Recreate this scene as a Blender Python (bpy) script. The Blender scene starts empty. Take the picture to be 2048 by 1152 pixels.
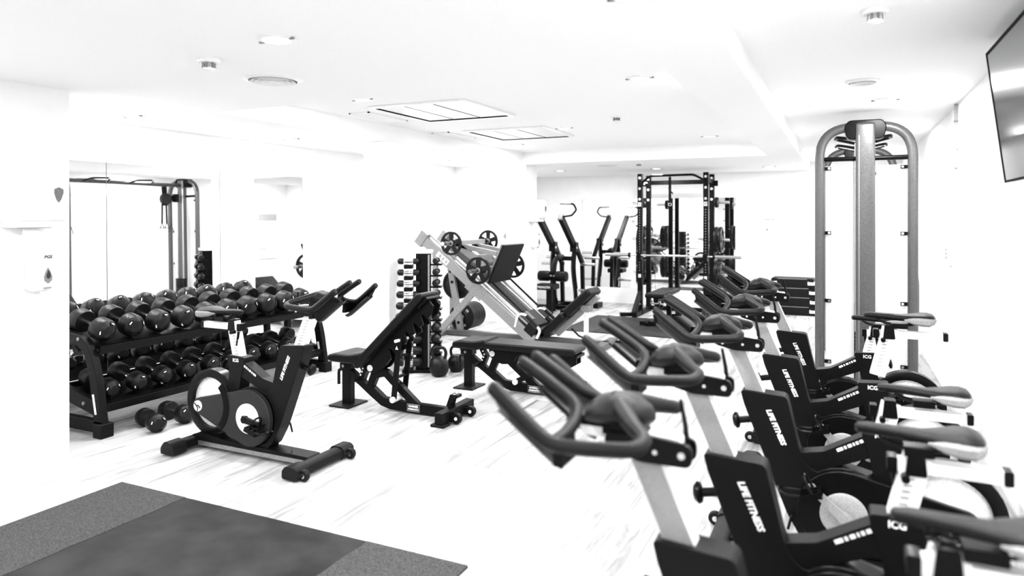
import bpy, math, random
from mathutils import Vector, Matrix

# ------------------------------------------------------------------ camera, world, exposure
sc = bpy.context.scene
COL = sc.collection
PI = math.pi
R = math.radians
cam_d = bpy.data.cameras.new('camera')
cam = bpy.data.objects.new('camera', cam_d)
COL.objects.link(cam)
sc.camera = cam
cam_d.sensor_width = 36.0
cam_d.lens = 36.0 * 1400.0 / 2048.0
cam_d.shift_y = -(576.0 - 436.0) / 2048.0
cam_d.clip_start = 0.05
cam.location = (0, 0, 1.55)
cam.rotation_euler = (PI / 2, 0, R(25.274))
cam_d.dof.use_dof = True
cam_d.dof.focus_distance = 5.4
cam_d.dof.aperture_fstop = 1.6

w = bpy.data.worlds.new('world'); sc.world = w; w.use_nodes = True
w.node_tree.nodes['Background'].inputs[0].default_value = (1, 1, 1, 1)
w.node_tree.nodes['Background'].inputs[1].default_value = 0.6
sc.view_settings.view_transform = 'Standard'
sc.view_settings.look = 'None'
sc.view_settings.gamma = 1.0
sc.view_settings.use_curve_mapping = False
sc.view_settings.exposure = 1.34
LAMP_W = 15.0

# ------------------------------------------------------------------ materials
MATS = {}
def mat(name, col, rough=.5, metal=0.0, spec=.5, noise=None, bump=None):
    """noise=(scale, amount, detail): multiplies the colour by a procedural speckle; bump=(scale, strength)"""
    m = bpy.data.materials.new(name); m.use_nodes = True
    nt = m.node_tree; b = nt.nodes['Principled BSDF']
    if not isinstance(col, tuple): col = (col, col, col)
    b.inputs['Base Color'].default_value = (*col, 1)
    b.inputs['Roughness'].default_value = rough
    b.inputs['Metallic'].default_value = metal
    b.inputs['Specular IOR Level'].default_value = spec
    tc = nt.nodes.new('ShaderNodeTexCoord')
    n = nt.nodes.new('ShaderNodeTexNoise')
    nt.links.new(tc.outputs['Object'], n.inputs['Vector'])
    sc_, am, de = noise or (60, .12, 2)
    n.inputs['Scale'].default_value = sc_; n.inputs['Detail'].default_value = de
    mr = nt.nodes.new('ShaderNodeMapRange')
    mr.inputs['From Min'].default_value = .3; mr.inputs['From Max'].default_value = .7
    mr.inputs['To Min'].default_value = 1 - am; mr.inputs['To Max'].default_value = 1 + am
    nt.links.new(n.outputs['Fac'], mr.inputs['Value'])
    mx = nt.nodes.new('ShaderNodeMix'); mx.data_type = 'RGBA'; mx.blend_type = 'MULTIPLY'
    mx.inputs['Factor'].default_value = 1
    mx.inputs['A'].default_value = (*col, 1)
    nt.links.new(mr.outputs['Result'], mx.inputs['B'])
    nt.links.new(mx.outputs['Result'], b.inputs['Base Color'])
    if bump:
        n2 = nt.nodes.new('ShaderNodeTexNoise'); n2.inputs['Scale'].default_value = bump[0]; n2.inputs['Detail'].default_value = 2
        nt.links.new(tc.outputs['Object'], n2.inputs['Vector'])
        bp = nt.nodes.new('ShaderNodeBump'); bp.inputs['Strength'].default_value = bump[1]; bp.inputs['Distance'].default_value = .004
        nt.links.new(n2.outputs['Fac'], bp.inputs['Height'])
        nt.links.new(bp.outputs['Normal'], b.inputs['Normal'])
    MATS[name] = m
    return m

mat('black_paint', .003, .40, 0, .12, (350, .35, 2), (420, .25))
mat('black_smooth', .0024, .30, 0, .12)
mat('black_rubber', .0042, .5, 0, .18, (260, .5, 3), (300, .3))
mat('head_rubber', .0040, .34, 0, .24, (300, .5, 3), (260, .35))
mat('grip_foam', .0038, .40, 0, .20, (320, .35, 2), (420, .3))
mat('vinyl', .0042, .36, 0, .15, (300, .4, 2), (350, .3))
mat('guard_grey', .015, .5, 0, .25, (380, .55, 2), (400, .3))
mat('dark_void', .004, .8, 0, .1)
mat('chrome', .72, .18, 1.0)
mat('steel_grey', .33, .38, .85, .5, (220, .35, 2))
mat('tower_grey', .11, .36, .6, .5, (300, .45, 2))
mat('white_metal', .80, .35, 0, .5, (40, .05, 2))
mat('post_grey', .24, .45, 0, .5, (300, .2, 2))
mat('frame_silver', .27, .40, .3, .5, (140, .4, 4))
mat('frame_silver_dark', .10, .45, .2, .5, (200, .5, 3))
mat('disc_silver', .36, .5, .3, .5, (420, .35, 2))
mat('flywheel', .80, .35, .25, .5)
mat('saddle_side', .24, .6, 0, .3, (420, .45, 2))
mat('white_paint', .86, .55, 0, .3, (3, .03, 3))
mat('white_plastic', .84, .32, 0, .5, (30, .02, 2))
mat('wall_paint', .91, .85, 0, .15, (6, .02, 4), (90, .04))
mat('ceiling_paint', .92, .9, 0, .1, (160, .03, 4), (130, .15))
mat('mat_grey', .050, .85, 0, .2, (200, .8, 5), (300, .5))
mat('mat_black', .014, .72, 0, .25, (4.5, .75, 9), (300, .4))
mat('plate_iron', .0045, .40, 0, .22, (160, .4, 3), (120, .2))
mat('print_white', .85, .5)
mat('print_black', .012, .6)
mat('grey_mark', .18, .5)
mat('grey_grille', .10, .6)
mat('tinted_window', .10, .25)
mat('sign_grey', .35, .6)
mat('screen', .045, .16, 0, .45)
mat('seam', .05, .5)

def mirror_mat():
    m = bpy.data.materials.new('mirror'); m.use_nodes = True
    b = m.node_tree.nodes['Principled BSDF']
    b.inputs['Base Color'].default_value = (.93, .93, .93, 1)
    b.inputs['Metallic'].default_value = 1; b.inputs['Roughness'].default_value = 0.0
    MATS['mirror'] = m
mirror_mat()

def glass_mat():
    m = bpy.data.materials.new('frosted_shroud'); m.use_nodes = True
    b = m.node_tree.nodes['Principled BSDF']
    b.inputs['Base Color'].default_value = (.86, .86, .86, 1)
    b.inputs['Roughness'].default_value = .45
    b.inputs['Transmission Weight'].default_value = .25
    MATS['frosted_shroud'] = m
glass_mat()

def plank_mat():
    m = bpy.data.materials.new('pale_oak'); m.use_nodes = True
    nt = m.node_tree; b = nt.nodes['Principled BSDF']
    geo = nt.nodes.new('ShaderNodeNewGeometry')
    oi = nt.nodes.new('ShaderNodeObjectInfo')
    add = nt.nodes.new('ShaderNodeVectorMath'); add.operation = 'MULTIPLY_ADD'
    add.inputs[1].default_value = (10.0, 0.9, 1.0)
    sep = nt.nodes.new('ShaderNodeCombineXYZ')
    nt.links.new(geo.outputs['Position'], add.inputs[0])
    mul = nt.nodes.new('ShaderNodeMath'); mul.operation = 'MULTIPLY'; mul.inputs[1].default_value = 40
    nt.links.new(oi.outputs['Random'], mul.inputs[0])
    nt.links.new(mul.outputs[0], sep.inputs[0]); nt.links.new(mul.outputs[0], sep.inputs[2])
    nt.links.new(sep.outputs[0], add.inputs[2])
    n = nt.nodes.new('ShaderNodeTexNoise'); n.inputs['Scale'].default_value = 1.6; n.inputs['Detail'].default_value = 5
    n.inputs['Roughness'].default_value = .62; n.inputs['Distortion'].default_value = .5
    nt.links.new(add.outputs[0], n.inputs['Vector'])
    cr = nt.nodes.new('ShaderNodeValToRGB')
    e = cr.color_ramp.elements
    e[0].position = .26; e[0].color = (.23, .23, .23, 1)
    e[1].position = .50; e[1].color = (.56, .56, .56, 1)
    x = cr.color_ramp.elements.new(.41); x.color = (.39, .39, .39, 1)
    nt.links.new(n.outputs['Fac'], cr.inputs['Fac'])
    mx = nt.nodes.new('ShaderNodeMix'); mx.data_type = 'RGBA'; mx.blend_type = 'MULTIPLY'; mx.inputs['Factor'].default_value = 1
    mr = nt.nodes.new('ShaderNodeMapRange'); mr.inputs['To Min'].default_value = .66; mr.inputs['To Max'].default_value = 1.05
    nt.links.new(oi.outputs['Random'], mr.inputs['Value'])
    nt.links.new(cr.outputs['Color'], mx.inputs['A']); nt.links.new(mr.outputs['Result'], mx.inputs['B'])
    nt.links.new(mx.outputs['Result'], b.inputs['Base Color'])
    b.inputs['Roughness'].default_value = .5
    b.inputs['Specular IOR Level'].default_value = .3
    MATS['pale_oak'] = m
plank_mat()

def lamp_mat():
    m = bpy.data.materials.new('lamp_glow'); m.use_nodes = True
    b = m.node_tree.nodes['Principled BSDF']
    b.inputs['Base Color'].default_value = (.9, .9, .9, 1)
    b.inputs['Emission Color'].default_value = (1, 1, 1, 1)
    b.inputs['Emission Strength'].default_value = 2
    MATS['lamp_glow'] = m
lamp_mat()

# ------------------------------------------------------------------ mesh builder
V = Vector
class MB:
    def __init__(s): s.v = []; s.f = []
    def add(s, vs, fs):
        o = len(s.v); s.v += [tuple(q) for q in vs]; s.f += [tuple(i + o for i in f) for f in fs]; return s
    def box(s, x0, x1, y0, y1, z0, z1):
        return s.add([(x, y, z) for z in (z0, z1) for y in (y0, y1) for x in (x0, x1)],
                     [(0, 2, 3, 1), (4, 5, 7, 6), (0, 1, 5, 4), (2, 6, 7, 3), (0, 4, 6, 2), (1, 3, 7, 5)])
    def beam(s, p, q, wd, h, up=(0, 0, 1)):
        """rectangular bar from p to q; wd across, h along 'up'"""
        p, q = V(p), V(q); d = (q - p).normalized(); u = V(up); u = (u - d * u.dot(d))
        if u.length < 1e-6: u = V((1, 0, 0)) - d * d.x
        u.normalize(); a = d.cross(u)
        vs = []
        for c in (p, q):
            for (i, j) in ((-1, -1), (1, -1), (1, 1), (-1, 1)): vs.append(c + a * (i * wd / 2) + u * (j * h / 2))
        return s.add(vs, [(3, 2, 1, 0), (4, 5, 6, 7), (0, 1, 5, 4), (1, 2, 6, 5), (2, 3, 7, 6), (3, 0, 4, 7)])
    def prism(s, poly, y0, y1, plane='xz'):
        n = len(poly)
        def P(a, b, t): return {'xz': (a, t, b), 'yz': (t, a, b), 'xy': (a, b, t)}[plane]
        vs = [P(a, b, y0) for a, b in poly] + [P(a, b, y1) for a, b in poly]
        fs = [tuple(range(n)), tuple(range(2 * n - 1, n - 1, -1))]
        fs += [(i, i + n, (i + 1) % n + n, (i + 1) % n) for i in range(n)]
        return s.add(vs, fs)
    def frame2(s, d):
        d = V(d).normalized(); u = V((0, 0, 1)) if abs(d.z) < .9 else V((1, 0, 0))
        a = d.cross(u).normalized(); return a, d.cross(a)
    def cyl(s, p, q, r, r2=None, n=14):
        p, q = V(p), V(q); r2 = r if r2 is None else r2; a, b = s.frame2(q - p)
        vs = []
        for c, rr in ((p, r), (q, r2)):
            for i in range(n):
                t = 2 * PI * i / n; vs.append(c + a * (rr * math.cos(t)) + b * (rr * math.sin(t)))
        fs = [tuple(range(n - 1, -1, -1)), tuple(range(n, 2 * n))] + [(i, (i + 1) % n, (i + 1) % n + n, i + n) for i in range(n)]
        return s.add(vs, fs)
    def lathe(s, prof, p, d, n=20, mod=None, closed=False):
        """prof: list of (radius, height along d)"""
        p = V(p); dn = V(d).normalized(); a, b = s.frame2(dn)
        vs = []; fs = []
        for k, (r, h) in enumerate(prof):
            for i in range(n):
                t = 2 * PI * i / n; rr = r * (mod(k, t) if mod else 1)
                vs.append(p + dn * h + a * (rr * math.cos(t)) + b * (rr * math.sin(t)))
        m = len(prof)
        for k in range(m if closed else m - 1):
            for i in range(n):
                j = (i + 1) % n; k2 = (k + 1) % m
                fs.append((k * n + i, k * n + j, k2 * n + j, k2 * n + i))
        if not closed:
            fs.append(tuple(range(n - 1, -1, -1))); fs.append(tuple((m - 1) * n + i for i in range(n)))
        return s.add(vs, fs)
    def tube(s, pts, r, n=12, closed=False, flat=1.0):
        pts = [V(p) for p in pts]; m = len(pts); rs = r if isinstance(r, (list, tuple)) else [r] * m
        vs = []; fs = []; prev = None
        for k in range(m):
            if closed: t = pts[(k + 1) % m] - pts[k - 1]
            else: t = pts[min(k + 1, m - 1)] - pts[max(k - 1, 0)]
            t.normalize()
            if prev is None: a, b = s.frame2(t)
            else:
                a = prev - t * prev.dot(t); a.normalize(); b = t.cross(a)
            prev = a
            for i in range(n):
                th = 2 * PI * i / n; vs.append(pts[k] + a * (rs[k] * math.cos(th)) + b * (rs[k] * flat * math.sin(th)))
        for k in range(m if closed else m - 1):
            k2 = (k + 1) % m
            for i in range(n):
                j = (i + 1) % n; fs.append((k * n + i, k * n + j, k2 * n + j, k2 * n + i))
        if not closed:
            fs.append(tuple(range(n - 1, -1, -1))); fs.append(tuple((m - 1) * n + i for i in range(n)))
        return s.add(vs, fs)
    def ball(s, c, rx, ry, rz, n=16, m=10):
        vs = []; fs = []
        for k in range(1, m):
            ph = PI * k / m
            for i in range(n):
                t = 2 * PI * i / n
                vs.append((c[0] + rx * math.sin(ph) * math.cos(t), c[1] + ry * math.sin(ph) * math.sin(t), c[2] + rz * math.cos(ph)))
        T = len(vs); vs.append((c[0], c[1], c[2] + rz)); vs.append((c[0], c[1], c[2] - rz))
        for k in range(m - 2):
            for i in range(n):
                j = (i + 1) % n; fs.append((k * n + i, (k + 1) * n + i, (k + 1) * n + j, k * n + j))
        for i in range(n):
            j = (i + 1) % n; fs.append((T, i, j)); fs.append((T + 1, (m - 2) * n + j, (m - 2) * n + i))
        return s.add(vs, fs)
    def loft(s, rings):
        n = len(rings[0]); vs = [p for r in rings for p in r]; fs = []
        for k in range(len(rings) - 1):
            for i in range(n):
                j = (i + 1) % n; fs.append((k * n + i, k * n + j, (k + 1) * n + j, (k + 1) * n + i))
        fs.append(tuple(range(n - 1, -1, -1))); fs.append(tuple((len(rings) - 1) * n + i for i in range(n)))
        return s.add(vs, fs)
    def mesh(s, name, m, smooth=True):
        me = bpy.data.meshes.new(name); me.from_pydata(s.v, [], s.f); me.validate(); me.update()
        import bmesh
        bm = bmesh.new(); bm.from_mesh(me); bmesh.ops.recalc_face_normals(bm, faces=bm.faces); bm.to_mesh(me); bm.free()
        me.materials.append(MATS[m])
        if smooth:
            for p in me.polygons: p.use_smooth = True
            me.set_sharp_from_angle(angle=R(38))
        return me

def smooth(pts, k=5, closed=False):
    """Catmull-Rom through pts"""
    P = [V(p) for p in pts]; n = len(P); out = []
    rng = range(n) if closed else range(n - 1)
    for i in rng:
        if closed: a, b, c, d = P[i - 1], P[i], P[(i + 1) % n], P[(i + 2) % n]
        else: a, b, c, d = P[max(i - 1, 0)], P[i], P[i + 1], P[min(i + 2, n - 1)]
        for j in range(k):
            t = j / k
            out.append(.5 * ((2 * b) + (c - a) * t + (2 * a - 5 * b + 4 * c - d) * t * t + (3 * b - a - 3 * c + d) * t ** 3))
    if not closed: out.append(P[-1])
    return out

def fillet(pts, r, k=4):
    """polyline with rounded corners"""
    P = [V(p) for p in pts]; out = [P[0]]
    for i in range(1, len(P) - 1):
        a, b, c = P[i - 1], P[i], P[i + 1]
        d1 = (a - b); d2 = (c - b); rr = min(r, d1.length * .48, d2.length * .48)
        p, q = b + d1.normalized() * rr, b + d2.normalized() * rr
        for j in range(k + 1):
            t = j / k; out.append(p * (1 - t) ** 2 + b * 2 * t * (1 - t) + q * t * t)
    out.append(P[-1]); return out

def rpoly(poly, r, k=3):
    n = len(poly); out = []
    for i in range(n):
        a, b, c = V(poly[i - 1]), V(poly[i]), V(poly[(i + 1) % n])
        d1 = a - b; d2 = c - b; rr = min(r, d1.length * .45, d2.length * .45)
        p, q = b + d1.normalized() * rr, b + d2.normalized() * rr
        for j in range(k + 1):
            t = j / k; w_ = p * (1 - t) ** 2 + b * 2 * t * (1 - t) + q * t * t; out.append((w_.x, w_.y))
    return out

def circ(cx, cz, r, a0=0, a1=360, n=20):
    return [(cx + r * math.cos(R(a0 + (a1 - a0) * i / n)), cz + r * math.sin(R(a0 + (a1 - a0) * i / n))) for i in range(n + (0 if a1 - a0 == 360 else 1))]

# ------------------------------------------------------------------ object helpers
def link(name, data, parent=None, loc=(0, 0, 0), rot=None):
    o = bpy.data.objects.new(name, data); COL.objects.link(o); o.location = loc
    if rot: o.rotation_euler = rot
    if parent: o.parent = parent
    return o
def obj(name, mb, m, parent=None, loc=(0, 0, 0), rot=None, bev=0, label=None, smooth_=True):
    o = link(name, mb.mesh(name, m, smooth_), parent, loc, rot)
    if bev:
        md = o.modifiers.new('bevel', 'BEVEL'); md.width = bev; md.segments = 2; md.limit_method = 'ANGLE'; md.angle_limit = R(40)
    if label: o['label'] = label
    return o
def thing(name, label, cat, loc=(0, 0, 0), rz=0, group=None):
    o = link(name, None, None, loc, (0, 0, rz)); o.empty_display_size = .1
    return tag(o, label, cat, group)
def tag(o, label, cat, group=None):
    o['label'] = label; o['category'] = cat
    if group: o['group'] = group
    return o
def struct(name, mb, m, parent=None, bev=0):
    o = obj(name, mb, m, parent, bev=bev)
    if parent is None: o['kind'] = 'structure'
    return o
def copy_tree(o, parent=None):
    c = o.copy(); COL.objects.link(c); c.parent = parent
    for ch in list(o.children): copy_tree(ch, c)
    return c
_txt = {}
def text(body, size, m, parent, loc, rot, name='lettering', shear=0, ext=.0008, bold=0):
    key = (body, size, m, shear, bold)
    if key not in _txt:
        c = bpy.data.curves.new('t', 'FONT'); c.body = body; c.size = size; c.extrude = ext; c.shear = shear; c.offset = bold
        c.align_x = 'CENTER'; c.align_y = 'CENTER'; c.resolution_u = 2
        o = bpy.data.objects.new('t', c); COL.objects.link(o)
        dg = bpy.context.evaluated_depsgraph_get()
        me = bpy.data.meshes.new_from_object(o.evaluated_get(dg)); me.name = name
        me.materials.clear(); me.materials.append(MATS[m])
        bpy.data.objects.remove(o); bpy.data.curves.remove(c)
        _txt[key] = me
    return link(name, _txt[key], parent, loc, rot)

# ------------------------------------------------------------------ room shell
XL, XR, YF, YB = -5.40, 0.84, 12.40, -2.6       # mirror wall, right wall, far wall, wall behind the camera
ZC, ZT, ZR = 2.33, 2.50, 2.47                   # low ceiling, raised tray, strip along the right wall
T = .12
floor = struct('floor', MB().box(XL - T, XR + T, YB - T, YF + T, -.10, -.004), 'white_paint')
struct('wall_right', MB().box(XR, XR + T, YB, YF, -.004, 2.75), 'wall_paint')
struct('wall_far', MB().box(XL - T, XR + T, YF, YF + T, -.004, 2.75), 'wall_paint')
struct('wall_back', MB().box(XL - T, XR + T, YB - T, YB, -.004, 2.75), 'wall_paint')
struct('wall_left', MB().box(XL - T, XL, 2.73, YF, -.004, 2.75), 'wall_paint')
struct('wall_left_near', MB().box(XL - T, -4.30, YB, 2.73, -.004, 2.75), 'wall_paint')
struct('wall_corner_pier', MB().box(XL, -4.20, 9.38, 9.78, -.004, ZC), 'wall_paint')
struct('wall_column', MB().box(-4.45, -4.14, 5.86, 6.21, -.004, ZC), 'wall_paint', bev=.004)
c_ = MB()
TX0, TX1, TY0, TY1 = -4.20, -.85, 3.73, 9.25
SX = -.48
c_.box(XL, TX0, YB, YF, ZC, 2.75); c_.box(TX1, SX, YB, YF, ZC, 2.75)
c_.box(TX0, TX1, YB, TY0, ZC, 2.75); c_.box(TX0, TX1, TY1, YF, ZC, 2.75)
c_.box(TX0, TX1, TY0, TY1, ZT, 2.75); c_.box(SX, XR, YB, YF, ZR, 2.75)
struct('ceiling', c_, 'ceiling_paint')
struct('baseboard_left', MB().box(XL, XL + .014, 6.0, 9.38, 0, .08), 'white_paint')
struct('baseboard_right', MB().box(XR - .014, XR, YB, YF, 0, .08), 'white_paint')
struct('baseboard_far', MB().box(XL, XR - .014, YF - .02, YF, 0, .27), 'white_paint')
struct('baseboard_near', MB().box(-4.30, -4.286, YB, 2.73, 0, .08), 'white_paint')

# floor planks running away from the camera: the 300 nearest in view are single parts, the rest one part
random.seed(5)
PW, PL = .19, 1.35
pm = MB().box(-PW / 2 + .0008, PW / 2 - .0008, -PL / 2 + .0008, PL / 2 - .0008, -.004, 0).mesh('plank', 'pale_oak', False)
cand = []
nx = int((XR - XL) / PW) + 1
for i in range(nx):
    x = XL + PW * (i + .5)
    off = random.random() * PL
    y = YB - off
    while y < YF + PL:
        cy = y + PL / 2
        cand.append((x, cy)); y += PL
rest = MB(); near = []
for x, cy in cand:
    a = -math.sin(R(25.27)) * x + math.cos(R(25.27)) * cy   # distance into the room
    b = math.cos(R(25.27)) * x + math.sin(R(25.27)) * cy
    inroom = x - PW / 2 > XL - .01 and x + PW / 2 < XR + .19 and cy - PL / 2 > YB - .02 and cy + PL / 2 < YF + .02
    vis = a > 1.2 and abs(b / a) < .80
    if inroom and vis and not (x < -4.3 and cy < 2.2): near.append((a, x, cy))
    else:
        y0, y1 = max(cy - PL / 2 + .0008, YB), min(cy + PL / 2 - .0008, YF)
        x1 = min(x + PW / 2 - .0008, XR)
        if y1 > y0 and x1 > x - PW / 2: rest.box(x - PW / 2 + .0008, x1, y0, y1, -.004, 0)
near.sort()
for a, x, cy in near[:300]:
    link('plank', pm, floor, (x, cy, 0))
for a, x, cy in near[300:]:
    rest.box(x - PW / 2 + .0008, min(x + PW / 2 - .0008, XR), cy - PL / 2 + .0008, min(cy + PL / 2 - .0008, YF), -.004, 0)
o = obj('plank_field', rest, 'pale_oak', floor, smooth_=False); o['kind'] = 'stuff'

# mirrors
def mirror(name, x0, x1, y0, y1, z0, z1, label, group, tilt=None):
    t = thing(name, label, 'mirror', ((x0 + x1) / 2, (y0 + y1) / 2, z0), 0, group)
    hx, hy, h = (x1 - x0) / 2, (y1 - y0) / 2, z1 - z0
    obj('mirror_glass', MB().box(-hx, hx, -hy, hy, 0, h), 'mirror', t, smooth_=False)
    e = MB(); g = .0025
    if hx < hy:
        e.box(-hx, hx + .0006, -hy - g, -hy, 0, h); e.box(-hx, hx + .0006, hy, hy + g, 0, h)
    else:
        e.box(-hx - g, -hx, -hy - .0006, hy, 0, h); e.box(hx, hx + g, -hy - .0006, hy, 0, h)
    obj('polished_edge', e, 'seam', t)
    if tilt: t.rotation_euler = tilt
    return t
MG = 'tall mirror panels on the left wall'
mt_ = (0, R(-.6), 0)
mirror('wall_mirror', XL + .028, XL + .034, 2.735, 3.717, .05, 2.0, 'tall wall mirror panel nearest the paper towel dispenser, behind the near dumbbells', MG, mt_)
mirror('wall_mirror', XL + .028, XL + .034, 3.723, 4.857, .05, 2.0, 'middle tall wall mirror panel reflecting the cable tower above the dumbbell rack', MG, mt_)
mirror('wall_mirror', XL + .028, XL + .034, 4.863, 5.99, .05, 2.0, 'tall wall mirror panel behind the far dumbbells reflecting the leg press plates', MG, mt_)
mirror('far_mirror', -4.40, -3.028, YF - .006, YF, .28, 1.90, 'mirror panel on the far wall behind the high row machine', 'far wall mirrors')
mirror('far_mirror', -3.022, -1.65, YF - .006, YF, .28, 1.90, 'mirror panel on the far wall behind the squat rack', 'far wall mirrors')
mirror('narrow_mirror', -4.67, -4.53, 9.372, 9.378, .3, 1.86, 'narrow upright mirror strip on the white pier behind the leg press', 'far wall mirrors')

# ------------------------------------------------------------------ ceiling fittings
def downlight(x, y, z, label):
    t = thing('downlight', label, 'light', (x, y, z), 0, 'recessed ceiling downlights')
    obj('trim_ring', MB().lathe([(.062, 0), (.085, 0), (.085, -.006), (.062, -.008)], (0, 0, 0), (0, 0, 1), 24, closed=True), 'white_plastic', t)
    for s in (-1, 1): obj('clip', MB().box(s * .085 - .012, s * .085 + .012, -.006, .006, -.010, -.003), 'grey_mark', t)
    obj('lens', MB().cyl((0, 0, -.001), (0, 0, -.003), .06, n=20), 'lamp_glow', t)
    ld = bpy.data.lights.new('downlight_lamp', 'AREA'); ld.shape = 'DISK'; ld.size = .16; ld.energy = LAMP_W
    lo = link('lamp', ld, t, (0, 0, -.012))
LX = [
 (-2.23, 2.32, ZC, 'round downlight in the near ceiling beside the round air diffuser'),
 (-3.47, 4.55, ZT, 'round downlight in the raised ceiling left of the nearer air conditioning cassette'),
 (-1.24, 4.65, ZT, 'round downlight in the raised ceiling right of the nearer air conditioning cassette'),
 (-4.90, 5.30, ZC, 'round downlight over the far end of the dumbbell rack'),
 (-4.90, 3.60, ZC, 'round downlight over the near end of the dumbbell rack'),
 (-4.90, 8.20, ZC, 'round downlight over the plate storage end of the leg press'),
 (-3.8, 8.2, ZT, 'round downlight in the raised ceiling over the leg press sled'),
 (-1.39, 8.3, ZT, 'round downlight at the far right corner of the raised ceiling'),
 (-2.65, 6.9, ZT, 'round downlight in the middle of the raised ceiling behind the farther cassette'),
 (-2.65, 10.95, ZC, 'round downlight over the squat rack'),
 (-4.2, 10.75, ZC, 'round downlight over the high row machine'),
 (-1.0, 11.2, ZC, 'round downlight over the stacked aerobic steps'),
 (-1.9, .6, ZC, 'round downlight in the ceiling above the near end of the lifting mat'),
 (-3.6, .6, ZC, 'round downlight close to the near left wall'),
 (.2, 1.5, ZR, 'added round downlight over the nearest spin bike'),  # from here to the strip's far end: unseen lamps added to light it
 (.2, 2.95, ZR, 'added round downlight over the middle spin bikes'),
 (.3, 6.15, ZR, 'added round downlight over the farthest spin bike'),
 (.2, 8.2, ZR, 'added round downlight between the two cable towers'),
 (.2, 11.0, ZR, 'added round downlight at the far end of the right ceiling strip'),
 (-.66, 2.4, ZC, 'round downlight above the handlebars of the near spin bikes'),
 (-2.2, -1.4, ZC, 'round downlight near the back wall'),
 (-.2, -1.4, ZR, 'round downlight in the near right corner'),
]
for a in LX: downlight(*a)

def diffuser(x, y, z, r, label, rings=4):
    t = thing('air_diffuser', label, 'vent', (x, y, z), 0, 'round ceiling air diffusers')
    obj('flange', MB().lathe([(r * .80, 0), (r, 0), (r, -.008), (r * .80, -.016)], (0, 0, 0), (0, 0, 1), 36, closed=True), 'white_plastic', t)
    obj('cavity', MB().cyl((0, 0, -.001), (0, 0, -.003), r * .81, n=32), 'grey_grille', t)
    for k in range(rings):
        ro = r * (.74 - k * .17)
        obj('cone_ring', MB().lathe([(ro - r * .105, -.002), (ro - r * .09, -.002), (ro, -.020), (ro - r * .012, -.022)], (0, 0, 0), (0, 0, 1), 32, closed=True), 'white_plastic', t)
diffuser(-2.88, 2.97, ZC, .165, 'large round louvred air diffuser in the near ceiling on the left')
diffuser(.12, 5.25, ZR, .105, 'small round air diffuser in the ceiling strip before the cable tower', 3)
diffuser(-3.14, 9.91, ZC, .17, 'round air diffuser in the far ceiling before the squat rack', 3)

def detector(x, y, z, label):
    t = thing('smoke_detector', label, 'smoke detector', (x, y, z), 0, 'ceiling smoke detectors')
    obj('base_plate', MB().lathe([(.055, 0), (.055, -.012), (.048, -.020)], (0, 0, 0), (0, 0, 1), 24), 'white_plastic', t)
    obj('sensor_cap', MB().lathe([(.030, -.046), (.034, -.054), (.022, -.060)], (0, 0, 0), (0, 0, 1), 20), 'white_plastic', t)
    for i in range(6):
        a = i * PI / 3
        obj('vent_rib', MB().beam((.028 * math.cos(a), .028 * math.sin(a), -.018), (.030 * math.cos(a), .030 * math.sin(a), -.048), .008, .006), 'grey_mark', t)
    obj('chamber', MB().cyl((0, 0, -.02), (0, 0, -.046), .020, n=14), 'sign_grey', t)
detector(-2.81, 2.47, ZC, 'white smoke detector on the ceiling left of the large round diffuser')
detector(.13, 3.48, ZR, 'white smoke detector on the ceiling strip above the spin bikes')
detector(-2.6, 9.7, ZC, 'tiny smoke detector on the far ceiling before the squat rack')
detector(-1.9, 6.3, ZT, 'small smoke detector in the raised ceiling')

def cassette(cx, cy, z, sx, sy, label):
    t = thing('ceiling_cassette', label, 'air conditioner', (cx, cy, z), 0, 'ceiling air conditioning cassettes')
    hx, hy = sx / 2, sy / 2
    fr = MB(); fb = .05
    fr.box(-hx, hx, -hy, -hy + fb, -.018, 0); fr.box(-hx, hx, hy - fb, hy, -.018, 0)
    fr.box(-hx, -hx + fb, -hy + fb, hy - fb, -.018, 0); fr.box(hx - fb, hx, -hy + fb, hy - fb, -.018, 0)
    obj('frame', fr, 'white_plastic', t, bev=.004)
    obj('shadow_gap', MB().box(-hx + fb, hx - fb, -hy + fb, hy - fb, -.004, -.002), 'dark_void', t)
    n = 3; w_ = (sx - 2 * fb) / n
    for i in range(n):
        x0 = -hx + fb + i * w_
        obj('panel', MB().box(x0 + (.022 if i == 0 else .010), x0 + w_ - (.002 if i < n - 1 else .004), -hy + fb + .004, hy - fb - .034, -.014, -.007), 'white_plastic', t, bev=.002)
    obj('shadow_line', MB().box(-hx + fb, -hx + fb + .012, -hy + fb, hy - fb, -.0205, -.006), 'dark_void', t)
    obj('shadow_line', MB().box(-hx + fb, hx - fb, hy - fb - .018, hy - fb, -.0205, -.006), 'dark_void', t)
    for i in (1, 2): obj('shadow_line', MB().box(-hx + fb + i * w_ - .003, -hx + fb + i * w_ + (.003 if i == 1 else .009), -hy + fb, hy - fb - .018, -.0150, -.006), 'grey_mark' if i == 1 else 'dark_void', t)
def grille(cx, cy, z, sx, sy, label):
    t = thing('air_grille', label, 'vent', (cx, cy, z), 0, 'small ceiling grilles')
    hx, hy = sx / 2, sy / 2
    obj('frame', MB().box(-hx, hx, -hy, -hy + .015, -.012, 0).box(-hx, hx, hy - .015, hy, -.012, 0).box(-hx, -hx + .015, -hy, hy, -.012, 0).box(hx - .015, hx, -hy, hy, -.012, 0), 'white_plastic', t)
    obj('cavity', MB().box(-hx + .01, hx - .01, -hy + .01, hy - .01, -.003, -.001), 'grey_mark', t)
    n = 12
    for i in range(n):
        y = -hy + .03 + (sy - .06) * i / (n - 1)
        obj('slat', MB().beam((-hx + .012, y, -.007), (hx - .012, y, -.007), .026, .003, (0, .5, 1)), 'white_plastic', t)
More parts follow.
